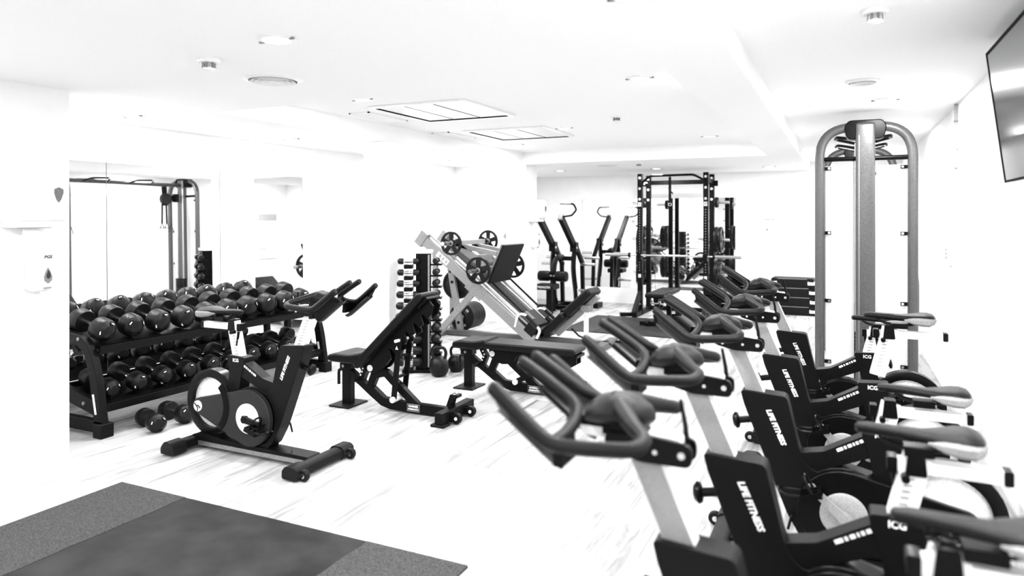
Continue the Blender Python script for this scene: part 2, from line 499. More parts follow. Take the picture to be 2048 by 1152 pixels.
cassette(-3.19, 5.35, ZT, .94, .97, 'nearer square white air conditioning cassette set in the raised ceiling')
cassette(-3.26, 7.12, ZT, .94, .95, 'farther square white air conditioning cassette set in the raised ceiling')
grille(-3.93, 5.41, ZT, .22, .62, 'small slatted grille left of the nearer ceiling cassette')
grille(-4.03, 6.98, ZT, .22, .62, 'small slatted grille left of the farther ceiling cassette')

# ------------------------------------------------------------------ spin bikes
_cache = {}
def part(name, key, fn, m, parent, loc=(0, 0, 0), rot=None, bev=0):
    if key not in _cache: _cache[key] = fn().mesh(name, m)
    o = link(name, _cache[key], parent, loc, rot)
    if bev:
        md = o.modifiers.new('bevel', 'BEVEL'); md.width = bev; md.segments = 2; md.limit_method = 'ANGLE'; md.angle_limit = R(40)
    return o

FWX, FWZ = -.712, .315          # flywheel centre
CKX, CKZ = -.330, .265          # crank centre

def teardrop(r1, r2, cx1=-.774, cz1=.297):
    """outline round a small circle at the rear and a large one at the crank"""
    d = V((CKX - cx1, CKZ - cz1)); L = d.length; a = math.atan2(d.y, d.x); g = math.asin((r2 - r1) / L)
    pts = []
    for i in range(13):
        t = a + PI / 2 + g + (PI - 2 * g) * i / 12
        pts.append((cx1 + r1 * math.cos(t), cz1 + r1 * math.sin(t)))
    for i in range(21):
        t = a - PI / 2 - g + (PI + 2 * g) * i / 20
        pts.append((CKX + r2 * math.cos(t), CKZ + r2 * math.sin(t)))
    return pts

def b_frame():
    m = MB()
    head = [(-.098, .745), (.088, .757), (.10, .75), (.088, .70), (-.02, .42), (-.10, .22), (-.17, .10), (-.30, .07), (-.36, .25), (-.30, .42), (-.205, .43), (-.168, .475), (-.15, .52)]
    m.prism(rpoly(head, .02), -.046, .046)
    m.prism(rpoly([(-.15, .50), (-.20, .415), (-.50, .545), (-.44, .63), (-.40, .605), (-.25, .52)], .012), -.040, .040)
    m.prism(rpoly([(-.555, .648), (-.398, .640), (-.405, .59), (-.43, .52), (-.455, .38), (-.56, .38), (-.535, .52)], .012), -.044, .044)
    return m
def b_casing(): return MB().prism(teardrop(.07, .195, -.55, .31), -.046, .046)
def b_ring():
    return MB().lathe([(.168, -.040), (.205, -.045), (.222, -.036), (.222, .036), (.205, .045), (.168, .040)], (FWX, 0, FWZ), (0, 1, 0), 40, closed=True)
def b_fly():
    return MB().lathe([(.172, -.012), (.05, -.03), (.03, -.036), (.03, .036), (.05, .03), (.172, .012)], (FWX, 0, FWZ), (0, 1, 0), 40)
def b_beam():
    m = MB()
    m.prism(rpoly([(-.86, .035), (-.86, .09), (-.72, .105), (-.55, .085), (.14, .075), (.17, .035)], .012), -.055, .055)
    return m
def b_pedestal(): return MB().prism([(-.46, .07), (-.20, .07), (-.16, .14), (-.50, .14)], -.045, .045).prism([(-.84, .08), (-.62, .08), (-.66, .13), (-.78, .13)], -.035, .035)
def b_stab(x):
    m = MB(); ring = rpoly([(x - .05, .022), (x + .05, .022), (x + .045, .07), (x + .02, .082), (x - .02, .082), (x - .045, .07)], .012)
    m.prism(ring, -.24, .24); return m
def b_foot(x, s):
    m = MB()
    if x < 0: ring = rpoly([(x - .062, .012), (x + .062, .012), (x + .058, .06), (x + .03, .09), (x - .025, .095), (x - .06, .055)], .014)
    else: ring = rpoly([(x - .066, .012), (x + .05, .012), (x + .052, .07), (x + .03, .088), (x - .04, .088), (x - .066, .06)], .016)
    m.prism(ring, s * .16, s * .262); m.cyl((x, s * .21, 0), (x, s * .21, .014), .022, n=12); return m
def b_wheel(s): return MB().lathe([(.014, -.016), (.030, -.016), (.035, -.008), (.035, .008), (.030, .016), (.014, .016)], (.255, s * .215, .036), (0, 1, 0), 20, closed=True)
def b_wheelcap(s): return MB().cyl((.255, s * .215 - .018, .036), (.255, s * .215 + .018, .036), .014, n=12).beam((.19, s * .215, .045), (.255, s * .215, .036), .028, .02)
def b_badge(): return MB().cyl((-.774, -.083, .297), (-.774, -.089, .297), .036, n=24)
def b_swoosh(): return MB().tube(smooth([(-.80, -.090, .315), (-.785, -.090, .30), (-.765, -.090, .30), (-.75, -.090, .285)], 4), .0045, 6).tube(smooth([(-.775, -.090, .265), (-.772, -.090, .285), (-.785, -.090, .298)], 4), .004, 6)
def b_arc():
    pts = [(FWX + .195 * math.cos(R(a)), -.083, FWZ + .195 * math.sin(R(a))) for a in range(-44, 48, 8)]
    m = MB(); rings = []
    for x, y, z in pts:
        d = V((x - FWX, z - FWZ)).normalized()
        a_ = (x - d.x * .022, z - d.y * .022); b_ = (x + d.x * .022, z + d.y * .022)
        rings.append([(a_[0], -.078, a_[1]), (a_[0], -.088, a_[1]), (b_[0], -.088, b_[1]), (b_[0], -.078, b_[1])])
    return m.loft(rings)
def b_guard(): return MB().prism(teardrop(.052, .182), -.083, -.044)
def b_guard_left(): return MB().prism(teardrop(.06, .188), .044, .075)
def b_disc(s):
    y = s * (.083 if s < 0 else .075)
    return MB().lathe([(.096, 0), (.096, .007), (.088, .012), (.02, .012)], (CKX, y, CKZ), (0, s, 0), 32)
def b_crank(s):
    return MB().loft([[(-.02, s * .100, -.02), (.02, s * .100, -.02), (.02, s * .118, -.02), (-.02, s * .118, -.02)],
                      [(-.015, s * .112, .17), (.015, s * .112, .17), (.015, s * .128, .17), (-.015, s * .128, .17)]]).cyl((0, s * .085, 0), (0, s * .122, 0), .022).cyl((0, s * .11, .17), (0, s * .132, .17), .018)
def b_pedal(s):
    m = MB(); y0 = s * .135
    m.cyl((0, y0, 0), (0, y0 + s * .10, 0), .011)
    for x in (-.045, .035): m.box(x, x + .012, min(y0 + s * .01, y0 + s * .10), max(y0 + s * .01, y0 + s * .10), -.014, .014)
    for k in (.015, .055, .09): m.box(-.045, .045, min(y0 + s * k, y0 + s * (k + .012)), max(y0 + s * k, y0 + s * (k + .012)), -.012, .012)
    m.tube(smooth([(.04, y0 + s * .015, .01), (.10, y0 + s * .02, .03), (.12, y0 + s * .055, .05), (.10, y0 + s * .09, .03), (.04, y0 + s * .095, .01)], 4), .007, 6)
    m.tube(smooth([(-.01, y0 + s * .012, .012), (.0, y0 + s * .02, .065), (.0, y0 + s * .055, .082), (.0, y0 + s * .09, .065), (-.01, y0 + s * .098, .012)], 4), .006, 6)
    return m
def b_seatpost():
    return MB().beam((-.478, 0, .60), (-.478 - .05 * 1.25, 0, .60 + .21 * 1.25), .046, .076, (1, 0, 0))
def b_ticks():
    m = MB(); d = V((-.05, 0, .21)).normalized()
    for i in range(9):
        p = V((-.486, 0, .655)) + d * (i * .02)
        for s in (-1, 1): m.box(p.x - .012, p.x + .012, s * .0232 - .0006, s * .0232 + .0006, p.z - .003, p.z + .003)
    return m
def b_slider(): return MB().prism(rpoly([(-.16, -.019), (.145, -.019), (.145, .019), (-.16, .019)], .01), -.022, .022)
def b_slidecap(): return MB().prism(rpoly([(-.172, -.022), (-.148, -.022), (-.148, .022), (-.172, .022)], .006), -.025, .025)
def b_clamp(): return MB().prism(rpoly([(-.03, -.026), (.03, -.026), (.022, .05), (-.022, .05)], .008), -.03, .03).prism(rpoly([(.05, -.024), (.078, -.024), (.078, .024), (.05, .024)], .005), -.027, .027).cyl((.03, -.06, -.03), (.03, .06, -.03), .012).cyl((.06, -.02, -.03), (.045, -.02, -.12), .008)
def sad_ring(x, w_, zt, zb, edge):
    n = 16; pts = []
    for i in range(n):
        t = 2 * PI * i / n; c, s_ = math.cos(t), math.sin(t)
        y = w_ * (abs(c) ** .75) * (1 if c > 0 else -1)
        z = (zt - edge * abs(c) ** 2.5) if s_ >= 0 else zb + (zt - zb - edge) * (abs(c) ** 2.2) * .9
        if s_ >= 0: z = zt - edge * (1 - abs(s_)) ** 1.2 * .9
        pts.append((x, y, z))
    return pts
def b_saddle():
    rs = []
    for x, w_, zt, zb, e in ((.165, .010, .058, .045, .006), (.158, .020, .066, .036, .014), (.13, .026, .070, .034, .018), (.05, .030, .068, .032, .02), (-.02, .044, .066, .030, .022), (-.07, .075, .070, .028, .026), (-.11, .098, .076, .026, .03), (-.145, .100, .077, .024, .03), (-.168, .080, .072, .026, .026), (-.178, .045, .060, .036, .014)):
        rs.append(sad_ring(x, w_, zt, zb, e))
    return MB().loft(rs)
def b_sadpanel(s):
    m = MB(); rs = []
    for x, w_, z, h in ((-.03, .050, .040, .004), (-.07, .080, .038, .018), (-.11, .101, .038, .023), (-.145, .103, .038, .023), (-.17, .082, .042, .016), (-.18, .058, .046, .005)):
        rs.append([(x, s * (w_ - .012), z - h), (x, s * (w_ + .003), z - h * .5), (x, s * (w_ + .004), z + h * .4), (x, s * (w_ - .01), z + h)])
    return m.loft(rs)
def b_sadrail():
    m = MB()
    for s in (-1, 1): m.tube(smooth([(.10, s * .02, .036), (.05, s * .024, .012), (-.06, s * .026, .010), (-.13, s * .035, .036)], 5), .005, 8)
    m.box(-.05, .03, -.032, .032, -.012, .016); return m
def b_hbpost(): 
    d = V((.135, 0, .31))
    return MB().beam((-.01, 0, .64), tuple(V((-.01, 0, .64)) + d * 1.04), .048, .072, (1, 0, 0))
def b_hbticks():
    m = MB(); d = V((.135, 0, .31)).normalized()
    for i in range(9):
        p = V((-.01, 0, .64)) + d * (.135 + i * .02)
        for s in (-1,): m.box(p.x - .012, p.x + .012, s * .0242 - .0006, s * .0242 + .0006, p.z - .003, p.z + .003)
    return m
def b_hbstrip():
    d = V((.135, 0, .31)); p = V((-.01, .0255, .64))
    return MB().beam(tuple(p + d * .05), tuple(p + d * 1.0), .004, .066, (1, 0, 0))
# handlebar assembly: origin at the top of the post
def b_plate():
    m = MB()
    for s in (-1, 1): m.prism(rpoly([(-.13, -.035), (-.13, .02), (-.04, .03), (.09, .03), (.09, -.012), (.0, -.035)], .02), s * .030 - .006, s * .030 + .006)
    return m
def b_bolt(x): return MB().cyl((x, -.040, -.005), (x, .040, -.005), .009 if x < -.1 else .006, n=10)
def b_hbslide(): return MB().prism(rpoly([(-.10, -.002), (.16, .012), (.16, .042), (-.10, .030)], .008), -.022, .022)
def hb_path(s):
    return smooth([(.07, s * .0, .098), (.04, s * .050, .092), (-.008, s * .115, .074), (-.045, s * .160, .060), (-.03, s * .198, .048), (.03, s * .208, .042), (.11, s * .208, .036), (.160, s * .207, .037), (.200, s * .205, .054), (.27, s * .201, .106), (.32, s * .196, .145), (.336, s * .194, .153)], 5)
def b_bars():
    m = MB()
    for s in (-1, 1):
        p = hb_path(s); m.tube(p, [(.030 - .0115 * min(1, i / 12)) if i < 12 else (.0185 if i < len(p) - 4 else .0175 - .004 * (i - len(p) + 4) / 4) for i in range(len(p))], 12)
        q = smooth([(.165, s * .200, .038), (.152, s * .150, .048), (.148, s * .098, .068), (.158, s * .064, .088), (.185, s * .048, .108), (.255, s * .045, .152), (.31, s * .045, .184), (.325, s * .045, .190)], 5)
        m.tube(q, [.0175 if i < len(q) - 4 else .0165 - .004 * (i - len(q) + 4) / 4 for i in range(len(q))], 12)
    return m
def b_cradle(s):
    """curved open trough hanging under each outer horn, its front edge notched"""
    m = MB(); rs = []; n = 10; K = 9
    grid = []
    for k in range(K):
        t = k / (K - 1); row = []
        for i in range(n + 1):
            a = i / n
            xe = .330 - .050 * math.exp(-((a - .17) / .13) ** 2) + .006 * a
            x = .165 + (xe - .165) * t
            zl = .034 if x < .175 else .034 + (x - .175) * .76
            y = .206 - .105 * a
            row.append(V((x, s * y, zl - .074 * math.sin(PI * a * .70) - .004)))
        grid.append(row)
    th = .004
    for k in range(K):
        up = [p + V((0, 0, 0)) for p in grid[k]]
        lo = [p + V((.003, s * th * math.cos(PI * i / n) , -th)) for i, p in enumerate(grid[k])]
        rs.append(up + lo[::-1])
    m.loft(rs)
    return m
def b_web(s): return MB().prism(rpoly([(.138, -.02), (.166, -.02), (.170, .045), (.146, .052)], .006), min(s * .105, s * .20), max(s * .105, s * .20))
def b_hub():
    m = MB(); rs = []
    for x, w_, z, h in ((.150, .012, .062, .010), (.140, .050, .068, .026), (.105, .066, .080, .038), (.060, .070, .088, .040), (.015, .058, .084, .034), (-.02, .034, .076, .024), (-.032, .012, .072, .01)):
        rs.append([(x, w_ * math.cos(2 * PI * i / 12), z + h * math.sin(2 * PI * i / 12)) for i in range(12)])
    return m.loft(rs)
def b_hubarm(): return MB().prism([(-.02, .02), (.10, .02), (.10, .08), (.0, .08)], -.025, .025).box(.10, .20, -.022, .022, .035, .06)
def b_lever(): return MB().tube([(-.105, -.035, -.005), (-.10, -.036, .05), (-.088, -.037, .115)], [.009, .007, .005], 8)
def b_knob(): return MB().cyl((.04, 0, .62), (.115, 0, .605), .016).lathe([(.016, 0), (.034, .006), (.038, .016), (.026, .028), (.0, .030)], (.110, 0, .606), (1, 0, -.2), 18)
def b_knob2(): return MB().cyl((-.55, 0, .565), (-.60, 0, .575), .016).lathe([(.016, 0), (.032, .006), (.034, .018), (.02, .026)], (-.60, 0, .575), (-1, 0, .2), 18)
def b_print(s):
    # a line of tiny print along the upper edge of the top tube
    m = MB(); a, b = V((-.405, 0, .588)), V((-.30, 0, .530)); d = b - a
    for i, (q, l) in enumerate(((0, .12), (.17, .09), (.31, .06), (.42, .14), (.62, .08), (.75, .22))):
        p = a + d * q; r_ = a + d * (q + l); m.beam((p.x, s * .0405, p.z), (r_.x, s * .0405, r_.z), .0016, .013)
    return m
def b_pin(): return MB().tube(fillet([(-.125, .040, .225), (-.120, .072, .225), (-.105, .076, .165)], .01), .006, 8)

def make_bike(label, x, y, rz, seat_z=.83, seat_x=-.64, hbk=0.0, crank=0.0, sadx=0.0):
    t = thing('spin_bike', label, 'exercise bike', (x, y, 0), rz, 'studio spin bikes')
    st = part('rear_stabilizer', 'st1', lambda: b_stab(-.85), 'black_paint', t)
    for s in (-1, 1): part('end_foot', ('rf', s), lambda: b_foot(-.85, s), 'black_rubber', st)
    st = part('front_stabilizer', 'st2', lambda: b_stab(.19), 'black_paint', t)
    for s in (-1, 1):
        part('end_foot', ('ff', s), lambda: b_foot(.19, s), 'black_rubber', st)
        wl = part('transport_wheel', ('wh', s), lambda: b_wheel(s), 'black_rubber', t)
        part('wheel_cap', ('wc', s), lambda: b_wheelcap(s), 'chrome', wl)
    part('base_beam', 'beam', b_beam, 'black_paint', t)
    part('base_rail', 'rail', lambda: MB().box(-.80, .15, -.062, -.050, .028, .055).box(-.80, .15, .050, .062, .028, .055), 'steel_grey', t)
    part('pedestal', 'ped', b_pedestal, 'black_paint', t)
    fr = part('frame', 'frame', b_frame, 'black_paint', t, bev=.006)
    part('drive_casing', 'casing', b_casing, 'black_smooth', t, bev=.006)
    part('flywheel', 'fly', b_fly, 'flywheel', t)
    part('flywheel_shroud', 'ring', b_ring, 'black_smooth', t)
    g = part('belt_guard', 'guard', b_guard, 'guard_grey', t, bev=.006)
    part('guard_band', 'arc', b_arc, 'dark_void', g)
    bd = part('badge', 'badge', b_badge, 'print_white', g); part('emblem', 'swoosh', b_swoosh, 'print_black', g)
    part('chain_guard', 'guardl', b_guard_left, 'black_smooth', t, bev=.005)
    for s in (-1, 1):
        part('crank_disc', ('disc', s), lambda: b_disc(s), 'white_metal' if s < 0 else 'disc_silver', t)
        ang = crank + (0 if s < 0 else PI)
        dx, dz = math.cos(ang), math.sin(ang)
        part('crank_arm', ('crank', s), lambda: b_crank(s), 'black_smooth' if s < 0 else 'disc_silver', t, (CKX, 0, CKZ), (0, PI / 2 - ang, 0))
        part('pedal', ('pedal', s), lambda: b_pedal(s), 'black_smooth', t, (CKX + .17 * dx, 0, CKZ + .17 * dz), (0, R(18), 0))
    # seat
    ds = V((-.05, 0, .21)) / .21 * (seat_z - .83)
    sp = part('seat_post', 'spost', b_seatpost, 'white_metal', t, tuple(ds))
    part('height_scale', 'ticks', b_ticks, 'sign_grey', sp)['kind'] = 'stuff'
    sl = part('seat_slider', 'slide', b_slider, 'white_metal', t, (seat_x, 0, seat_z))
    part('slider_cap', 'scap', b_slidecap, 'black_smooth', sl)
    part('slider_clamp', 'sclamp', b_clamp, 'black_smooth', t, (-.535 + ds.x, 0, seat_z))
    sd = part('saddle', 'saddle', b_saddle, 'vinyl', t, (seat_x + .015 + sadx, 0, seat_z + .045))
    for s in (-1, 1): part('saddle_side_panel', ('spn', s), lambda: b_sadpanel(s), 'saddle_side', sd)
    part('saddle_rail', 'srail', b_sadrail, 'black_smooth', sd)
    part('seat_knob', 'knob2', b_knob2, 'black_smooth', t)
    # handlebar
    dh = V((.135, 0, .31)) / .31 * hbk
    hp = part('handlebar_post', 'hpost', b_hbpost, 'white_metal', t, tuple(dh)); part('scale_strip', 'hstrip', b_hbstrip, 'post_grey', hp)
    part('height_scale', 'hticks', b_hbticks, 'sign_grey', hp)['kind'] = 'stuff'
    O = (.135 + dh.x, 0, .975 + dh.z)
    hb = part('handlebar', 'bars', b_bars, 'grip_foam', t, O)
    part('handlebar_pad', 'hub', b_hub, 'grip_foam', hb)
    for s in (-1, 1): part('grip_cradle', ('cr', s), lambda: b_cradle(s), 'black_smooth', hb); part('grip_web', ('web', s), lambda: b_web(s), 'black_smooth', hb)
    part('mount_arm', 'hubarm', b_hubarm, 'black_smooth', t, O)
    pl = part('mount_plate', 'plate', b_plate, 'black_smooth', t, O); [part('bolt', ('bolt', q), lambda: b_bolt(q), 'chrome', pl) for q in (-.105, -.04, .05)]
    part('handlebar_slider', 'hslide', b_hbslide, 'white_metal', t, O)
    part('clamp_lever', 'lever', b_lever, 'black_smooth', t, O)
    part('front_knob', 'knob', b_knob, 'black_smooth', t)
    part('brake_pin', 'pin', b_pin, 'black_smooth', t)
    # lettering along the head tube, on the top tube and seat tube
    a = math.atan2(.31, .135)
    for s in (-1, 1):
        rt = (PI / 2, 0, 0) if s < 0 else (PI / 2, 0, PI)
        ang = a if s < 0 else -a
        # right side reads upward to the front, left side likewise mirrored
        M = Matrix.Rotation(0 if s < 0 else PI, 4, 'Z') @ Matrix.Rotation(PI / 2, 4, 'X') @ Matrix.Rotation(a if s < 0 else -a, 4, 'Z')
        text('LIFE FITNESS', .030, 'print_white', fr, (-.052, s * .0475, .605), M.to_euler(), 'brand_lettering', .25, .0008, .0012)
        b = math.atan2(.115, -.26)
        M2 = Matrix.Rotation(0 if s < 0 else PI, 4, 'Z') @ Matrix.Rotation(PI / 2, 4, 'X') @ Matrix.Rotation(-.41 if s < 0 else .41, 4, 'Z')
        part('small_print', ('sp', s), lambda: b_print(s), 'print_white', fr)['kind'] = 'stuff'
        M3 = Matrix.Rotation(0 if s < 0 else PI, 4, 'Z') @ Matrix.Rotation(PI / 2, 4, 'X')
        text('ICG', .030, 'print_white', fr, (-.475, s * .0455, .618), M3.to_euler(), 'tube_lettering', 0, .0008, .001)
    return t

HX = -.325
make_bike('black spin bike standing alone on the floor in front of the dumbbell rack', -3.116, 3.415, 0, .83, -.645, 0, R(-8))
make_bike('nearest spin bike of the row, its blurred handlebar largest in the picture', HX, 1.755, PI, .80, -.62, 0.0, R(215), .02)
make_bike('second nearest spin bike of the row along the right wall', HX, 2.46, PI, .795, -.60, .01, R(218), .06)
make_bike('third spin bike of the row, with its saddle set lowest', HX, 3.42, PI, .72, -.64, -.005, R(222), .0)
make_bike('fourth spin bike of the row, with its saddle set highest', HX, 4.36, PI, .915, -.66, 0.0, R(228), .05)
make_bike('farthest spin bike of the row, right in front of the cable tower', HX, 5.31, PI, .775, -.60, .02, R(225), .04)

# ------------------------------------------------------------------ dumbbells and their long rack
def W(t): return tuple(-c for c in t.location)      # lets a part be written in room coordinates
ORD = ['first', 'second', 'third', 'fourth', 'fifth', 'sixth', 'seventh', 'eighth', 'ninth', 'last']
def head_mb(r, L, h, s):
    m = MB()
    def mod(k, t): return 1 if k < 5 else (1 - (.02 if k == 5 else .10) * math.cos(3 * t + PI))
    prof = [(r * .50, 0), (r * .95, 0), (r, .007), (r * 1.0, L * .35), (r * 1.0, L * .66), (r * .93, L * .78), (r * .52, L)]
    m.lathe(prof, (s * h / 2, 0, 0), (s, 0, 0), 28, mod)
    return m
def dimple_axes(r, L, h, s, a):
    c = V((s * (h / 2 + L * .895), r * .735 * math.cos(a), r * .735 * math.sin(a)))
    n = V((s * .80, .60 * math.cos(a), .60 * math.sin(a))).normalized()
    u = V((0, -math.sin(a), math.cos(a))); return c, n, u, n.cross(u)
def recess_mb(r, L, h, s, a):
    """raised rim of one of the three oval dimples on the end of a head"""
    c, n, u, v = dimple_axes(r, L, h, s, a)
    pts = [c + u * (r * .30 * math.cos(2 * PI * i / 14)) + v * (r * .17 * math.sin(2 * PI * i / 14)) + n * r * .015 for i in range(14)]
    return MB().tube(pts, r * .035, 6, closed=True)
def floor_mb(r, L, h, s, a):
    c, n, u, v = dimple_axes(r, L, h, s, a)
    rings = []
    for o in (-.03, .022):
        rings.append([c + u * (r * .29 * math.cos(2 * PI * i / 14)) + v * (r * .16 * math.sin(2 * PI * i / 14)) + n * r * o for i in range(14)])
    return MB().loft(rings)
def dimple_bar_mb(r, L, h, s, a):  # narrow white bar laid across one dimple
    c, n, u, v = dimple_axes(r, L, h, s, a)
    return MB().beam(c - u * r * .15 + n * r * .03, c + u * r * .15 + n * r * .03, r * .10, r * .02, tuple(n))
def dumbbell(label, loc, r, L, h, rot, group, roll=0.0, tri=True):
    t = link('dumbbell', None, None, loc, rot); tag(t, label, 'dumbbell', group)
    k = (round(r, 3), round(L, 3), round(h, 3))
    for s in (-1, 1):
        hd = part('weight_head', ('dh', k, s), lambda: head_mb(r, L, h, s), 'head_rubber', t, (0, 0, 0), (roll, 0, 0))
        if tri:
            for i in range(3):
                part('end_dimple', ('dd', k, s, i), lambda: recess_mb(r, L, h, s, i * 2 * PI / 3), 'head_rubber', hd); part('dimple_floor', ('df', k, s, i), lambda: floor_mb(r, L, h, s, i * 2 * PI / 3), 'dark_void', hd)
            for i in (0, 1): part('dimple_bar', ('di', k, s, i), lambda: dimple_bar_mb(r, L, h, s, i * 2 * PI / 3), 'print_white', hd)
    part('handle', ('dg', k), lambda: MB().lathe([(.013, -h / 2), (.0145, -h * .3), (.0165, 0), (.0145, h * .3), (.013, h / 2)], (0, 0, 0), (1, 0, 0), 14), 'chrome', t)
    return t

RKX = -4.985
rk = thing('dumbbell_rack', 'long black two-tier dumbbell rack along the mirror wall', 'rack', (RKX, 4.42, 0))
def side_leg(s):
    m = MB()
    outer = fillet([(-.27, 0, .745), (.10, 0, .70), (.215, 0, .46), (.285, 0, .03)], .20, 8)
    inner = fillet([(-.27, 0, .665), (.06, 0, .625), (.135, 0, .44), (.20, 0, .03)], .16, 8)
    poly = [(p.x, p.z) for p in outer] + [(p.x, p.z) for p in reversed(inner)]
    m.prism(poly, -.028, .028)
    return m
for s, yy in ((-1, -1.175), (1, 1.175)):
    fr = obj('side_frame', side_leg(s), 'black_paint', rk, (0, yy, 0), bev=.005)
    obj('rear_upright', MB().beam((-.255, 0, .02), (-.235, 0, .70), .055, .05, (1, 0, 0)), 'black_paint', rk, (0, yy, 0), bev=.004)
    obj('side_brace', MB().beam((-.25, 0, .30), (.20, 0, .195), .045, .10, (0, 0, 1)), 'black_paint', rk, (0, yy, 0), bev=.004)
    obj('foot_rail', MB().box(-.27, .27, -.028, .028, .03, .115), 'black_paint', rk, (0, yy, 0), bev=.004)
    for xx in (-.265, .255): obj('foot_block', MB().box(xx - .045, xx + .045, -.05, .05, 0, .10), 'black_paint', rk, (0, yy, 0), bev=.006)
    o = obj('side_label', MB().beam((.185, -.030, .30), (.215, -.030, .16), .001, .022, (1, 0, 0)), 'print_white', fr)
    for (bx, bz) in ((-.2, .705), (.02, .68), (-.12, .27), (.08, .225)): obj('bolt', MB().cyl((bx, -.034, bz), (bx, .034, bz), .013, n=10), 'steel_grey', fr)
def shelf(z, xf, xb, name):
    tl = R(14)
    s = obj(name, MB().prism([(-.20, -.012), (.215, -.012), (.215, .020), (.20, .020), (.20, 0), (-.185, 0), (-.185, .03), (-.20, .03)], -1.15, 1.15), 'black_smooth', rk, (xf, 0, z), (0, tl, 0))
    obj('front_rail', MB().box(.205, .232, -1.15, 1.15, -.045, .012), 'black_paint', s)
    obj('rear_rail', MB().box(-.21, -.19, -1.15, 1.15, -.045, .02), 'black_paint', s)
    return s
shelf(.672, -.03, 0, 'upper_shelf')
shelf(.262, .02, 0, 'lower_shelf')
GR = 'dumbbells on the long rack'
for i in range(10):
    y = 3.335 + i * .229
    r = .083 + .0016 * i
    dumbbell('%s dumbbell from the near end on the top shelf of the long rack' % ORD[i], (RKX - .005, y, .672 + .012 + r), r, .118, .135, (0, R(14), R(random.uniform(-3, 3))), GR, random.uniform(0, 2))
for i in range(10):
    y = 3.36 + i * .226
    r = .068 + .0012 * i
    dumbbell('%s dumbbell from the near end on the lower shelf of the long rack' % ORD[i], (RKX + .04, y, .262 + .010 + r), r, .108, .130, (0, R(14), R(random.uniform(-4, 4))), GR, random.uniform(0, 2))
dumbbell('dumbbell on the floor touching the near foot of the long rack', (-4.60, 3.52, .066), .066, .10, .13, (0, 0, R(-18)), 'dumbbells on the floor', .7)
dumbbell('dumbbell on the floor lying farther from the rack foot, beside the other one', (-4.60, 3.74, .069), .069, .10, .13, (0, 0, R(-6)), 'dumbbells on the floor', .2)

# ------------------------------------------------------------------ vertical dumbbell tower and kettlebells
TWX, TWY = -3.86, 6.06
tw = thing('dumbbell_tower', 'upright black tower of small dumbbells beside the white column', 'rack', (TWX, TWY, 0), R(25))
obj('tower_post', MB().prism(rpoly([(-.065, -.09), (.075, -.09), (.075, .07), (-.065, .07)], .012), .03, 1.19, 'xy'), 'black_smooth', tw)
obj('edge_strip', MB().box(.058, .074, -.094, -.088, .05, 1.18), 'steel_grey', tw)
obj('top_cap', MB().prism(rpoly([(-.16, -.10), (.09, -.10), (.09, .12), (-.16, .12)], .02), 1.192, 1.225, 'xy'), 'white_metal', tw, bev=.004)
obj('base_plate', MB().prism(rpoly([(-.20, -.14), (.12, -.14), (.12, .15), (-.20, .15)], .03), 0, .03, 'xy'), 'black_paint', tw, bev=.004)
lv = []
for i in range(10):
    z = 1.125 - i * .113
    obj('saddle_hook', MB().box(-.170, -.090, -.178, -.06, z - .080, z - .040), 'black_smooth', tw)
    obj('saddle_hook', MB().box(.07, .19, -.06, .06, z - .055, z - .038), 'black_smooth', tw)
    lv.append(z)
cz, sz = math.cos(R(25)), math.sin(R(25))
def twp(x, y, z): return (TWX + x * cz - y * sz, TWY + x * sz + y * cz, z)
for i, z in enumerate(lv):
    r = .030 + .0019 * i
    dumbbell('small dumbbell on the left side of the upright tower, %s from the top' % ORD[i].replace('last', 'tenth'), twp(-.13, -.148, z - .037 + r), r, .055 + .004 * i, .10, (0, 0, R(25)), 'dumbbells on the upright tower', .4, False)
    dumbbell('small dumbbell on the right side of the upright tower, %s from the top' % ORD[i].replace('last', 'tenth'), twp(.135, -.02, z - .037 + r), r, .055 + .004 * i, .10, (0, 0, R(25 + 90)), 'dumbbells on the upright tower', 1.1, False)

def kettlebell(label, loc, r, rz):
    t = thing('kettlebell', label, 'kettlebell', loc, rz, 'kettlebells by the tower')
    m = MB(); m.lathe([(r * .45, 0), (r * .72, r * .12), (r * .95, r * .55), (r, r * .95), (r * .94, r * 1.35), (r * .74, r * 1.72), (r * .45, r * 1.92), (r * .1, r * 1.97)], (0, 0, 0), (0, 0, 1), 26)
    obj('ball', m, 'plate_iron', t)
    obj('handle', MB().tube(fillet([(-r * .55, 0, r * 1.65), (-r * .72, 0, r * 2.35), (-r * .5, 0, r * 2.85), (r * .5, 0, r * 2.85), (r * .72, 0, r * 2.35), (r * .55, 0, r * 1.65)], r * .3), r * .16, 10), 'plate_iron', t)
kettlebell('big black kettlebell on the floor in front of the dumbbell tower', (-3.578, 5.905, 0), .098, R(20))
kettlebell('black kettlebell behind the big one, its wide handle showing above it', (-3.53, 6.16, 0), .088, R(10))
kettlebell('slim black kettlebell standing apart behind the front leg of the flat bench', (-3.53, 6.37, 0), .075, R(70))

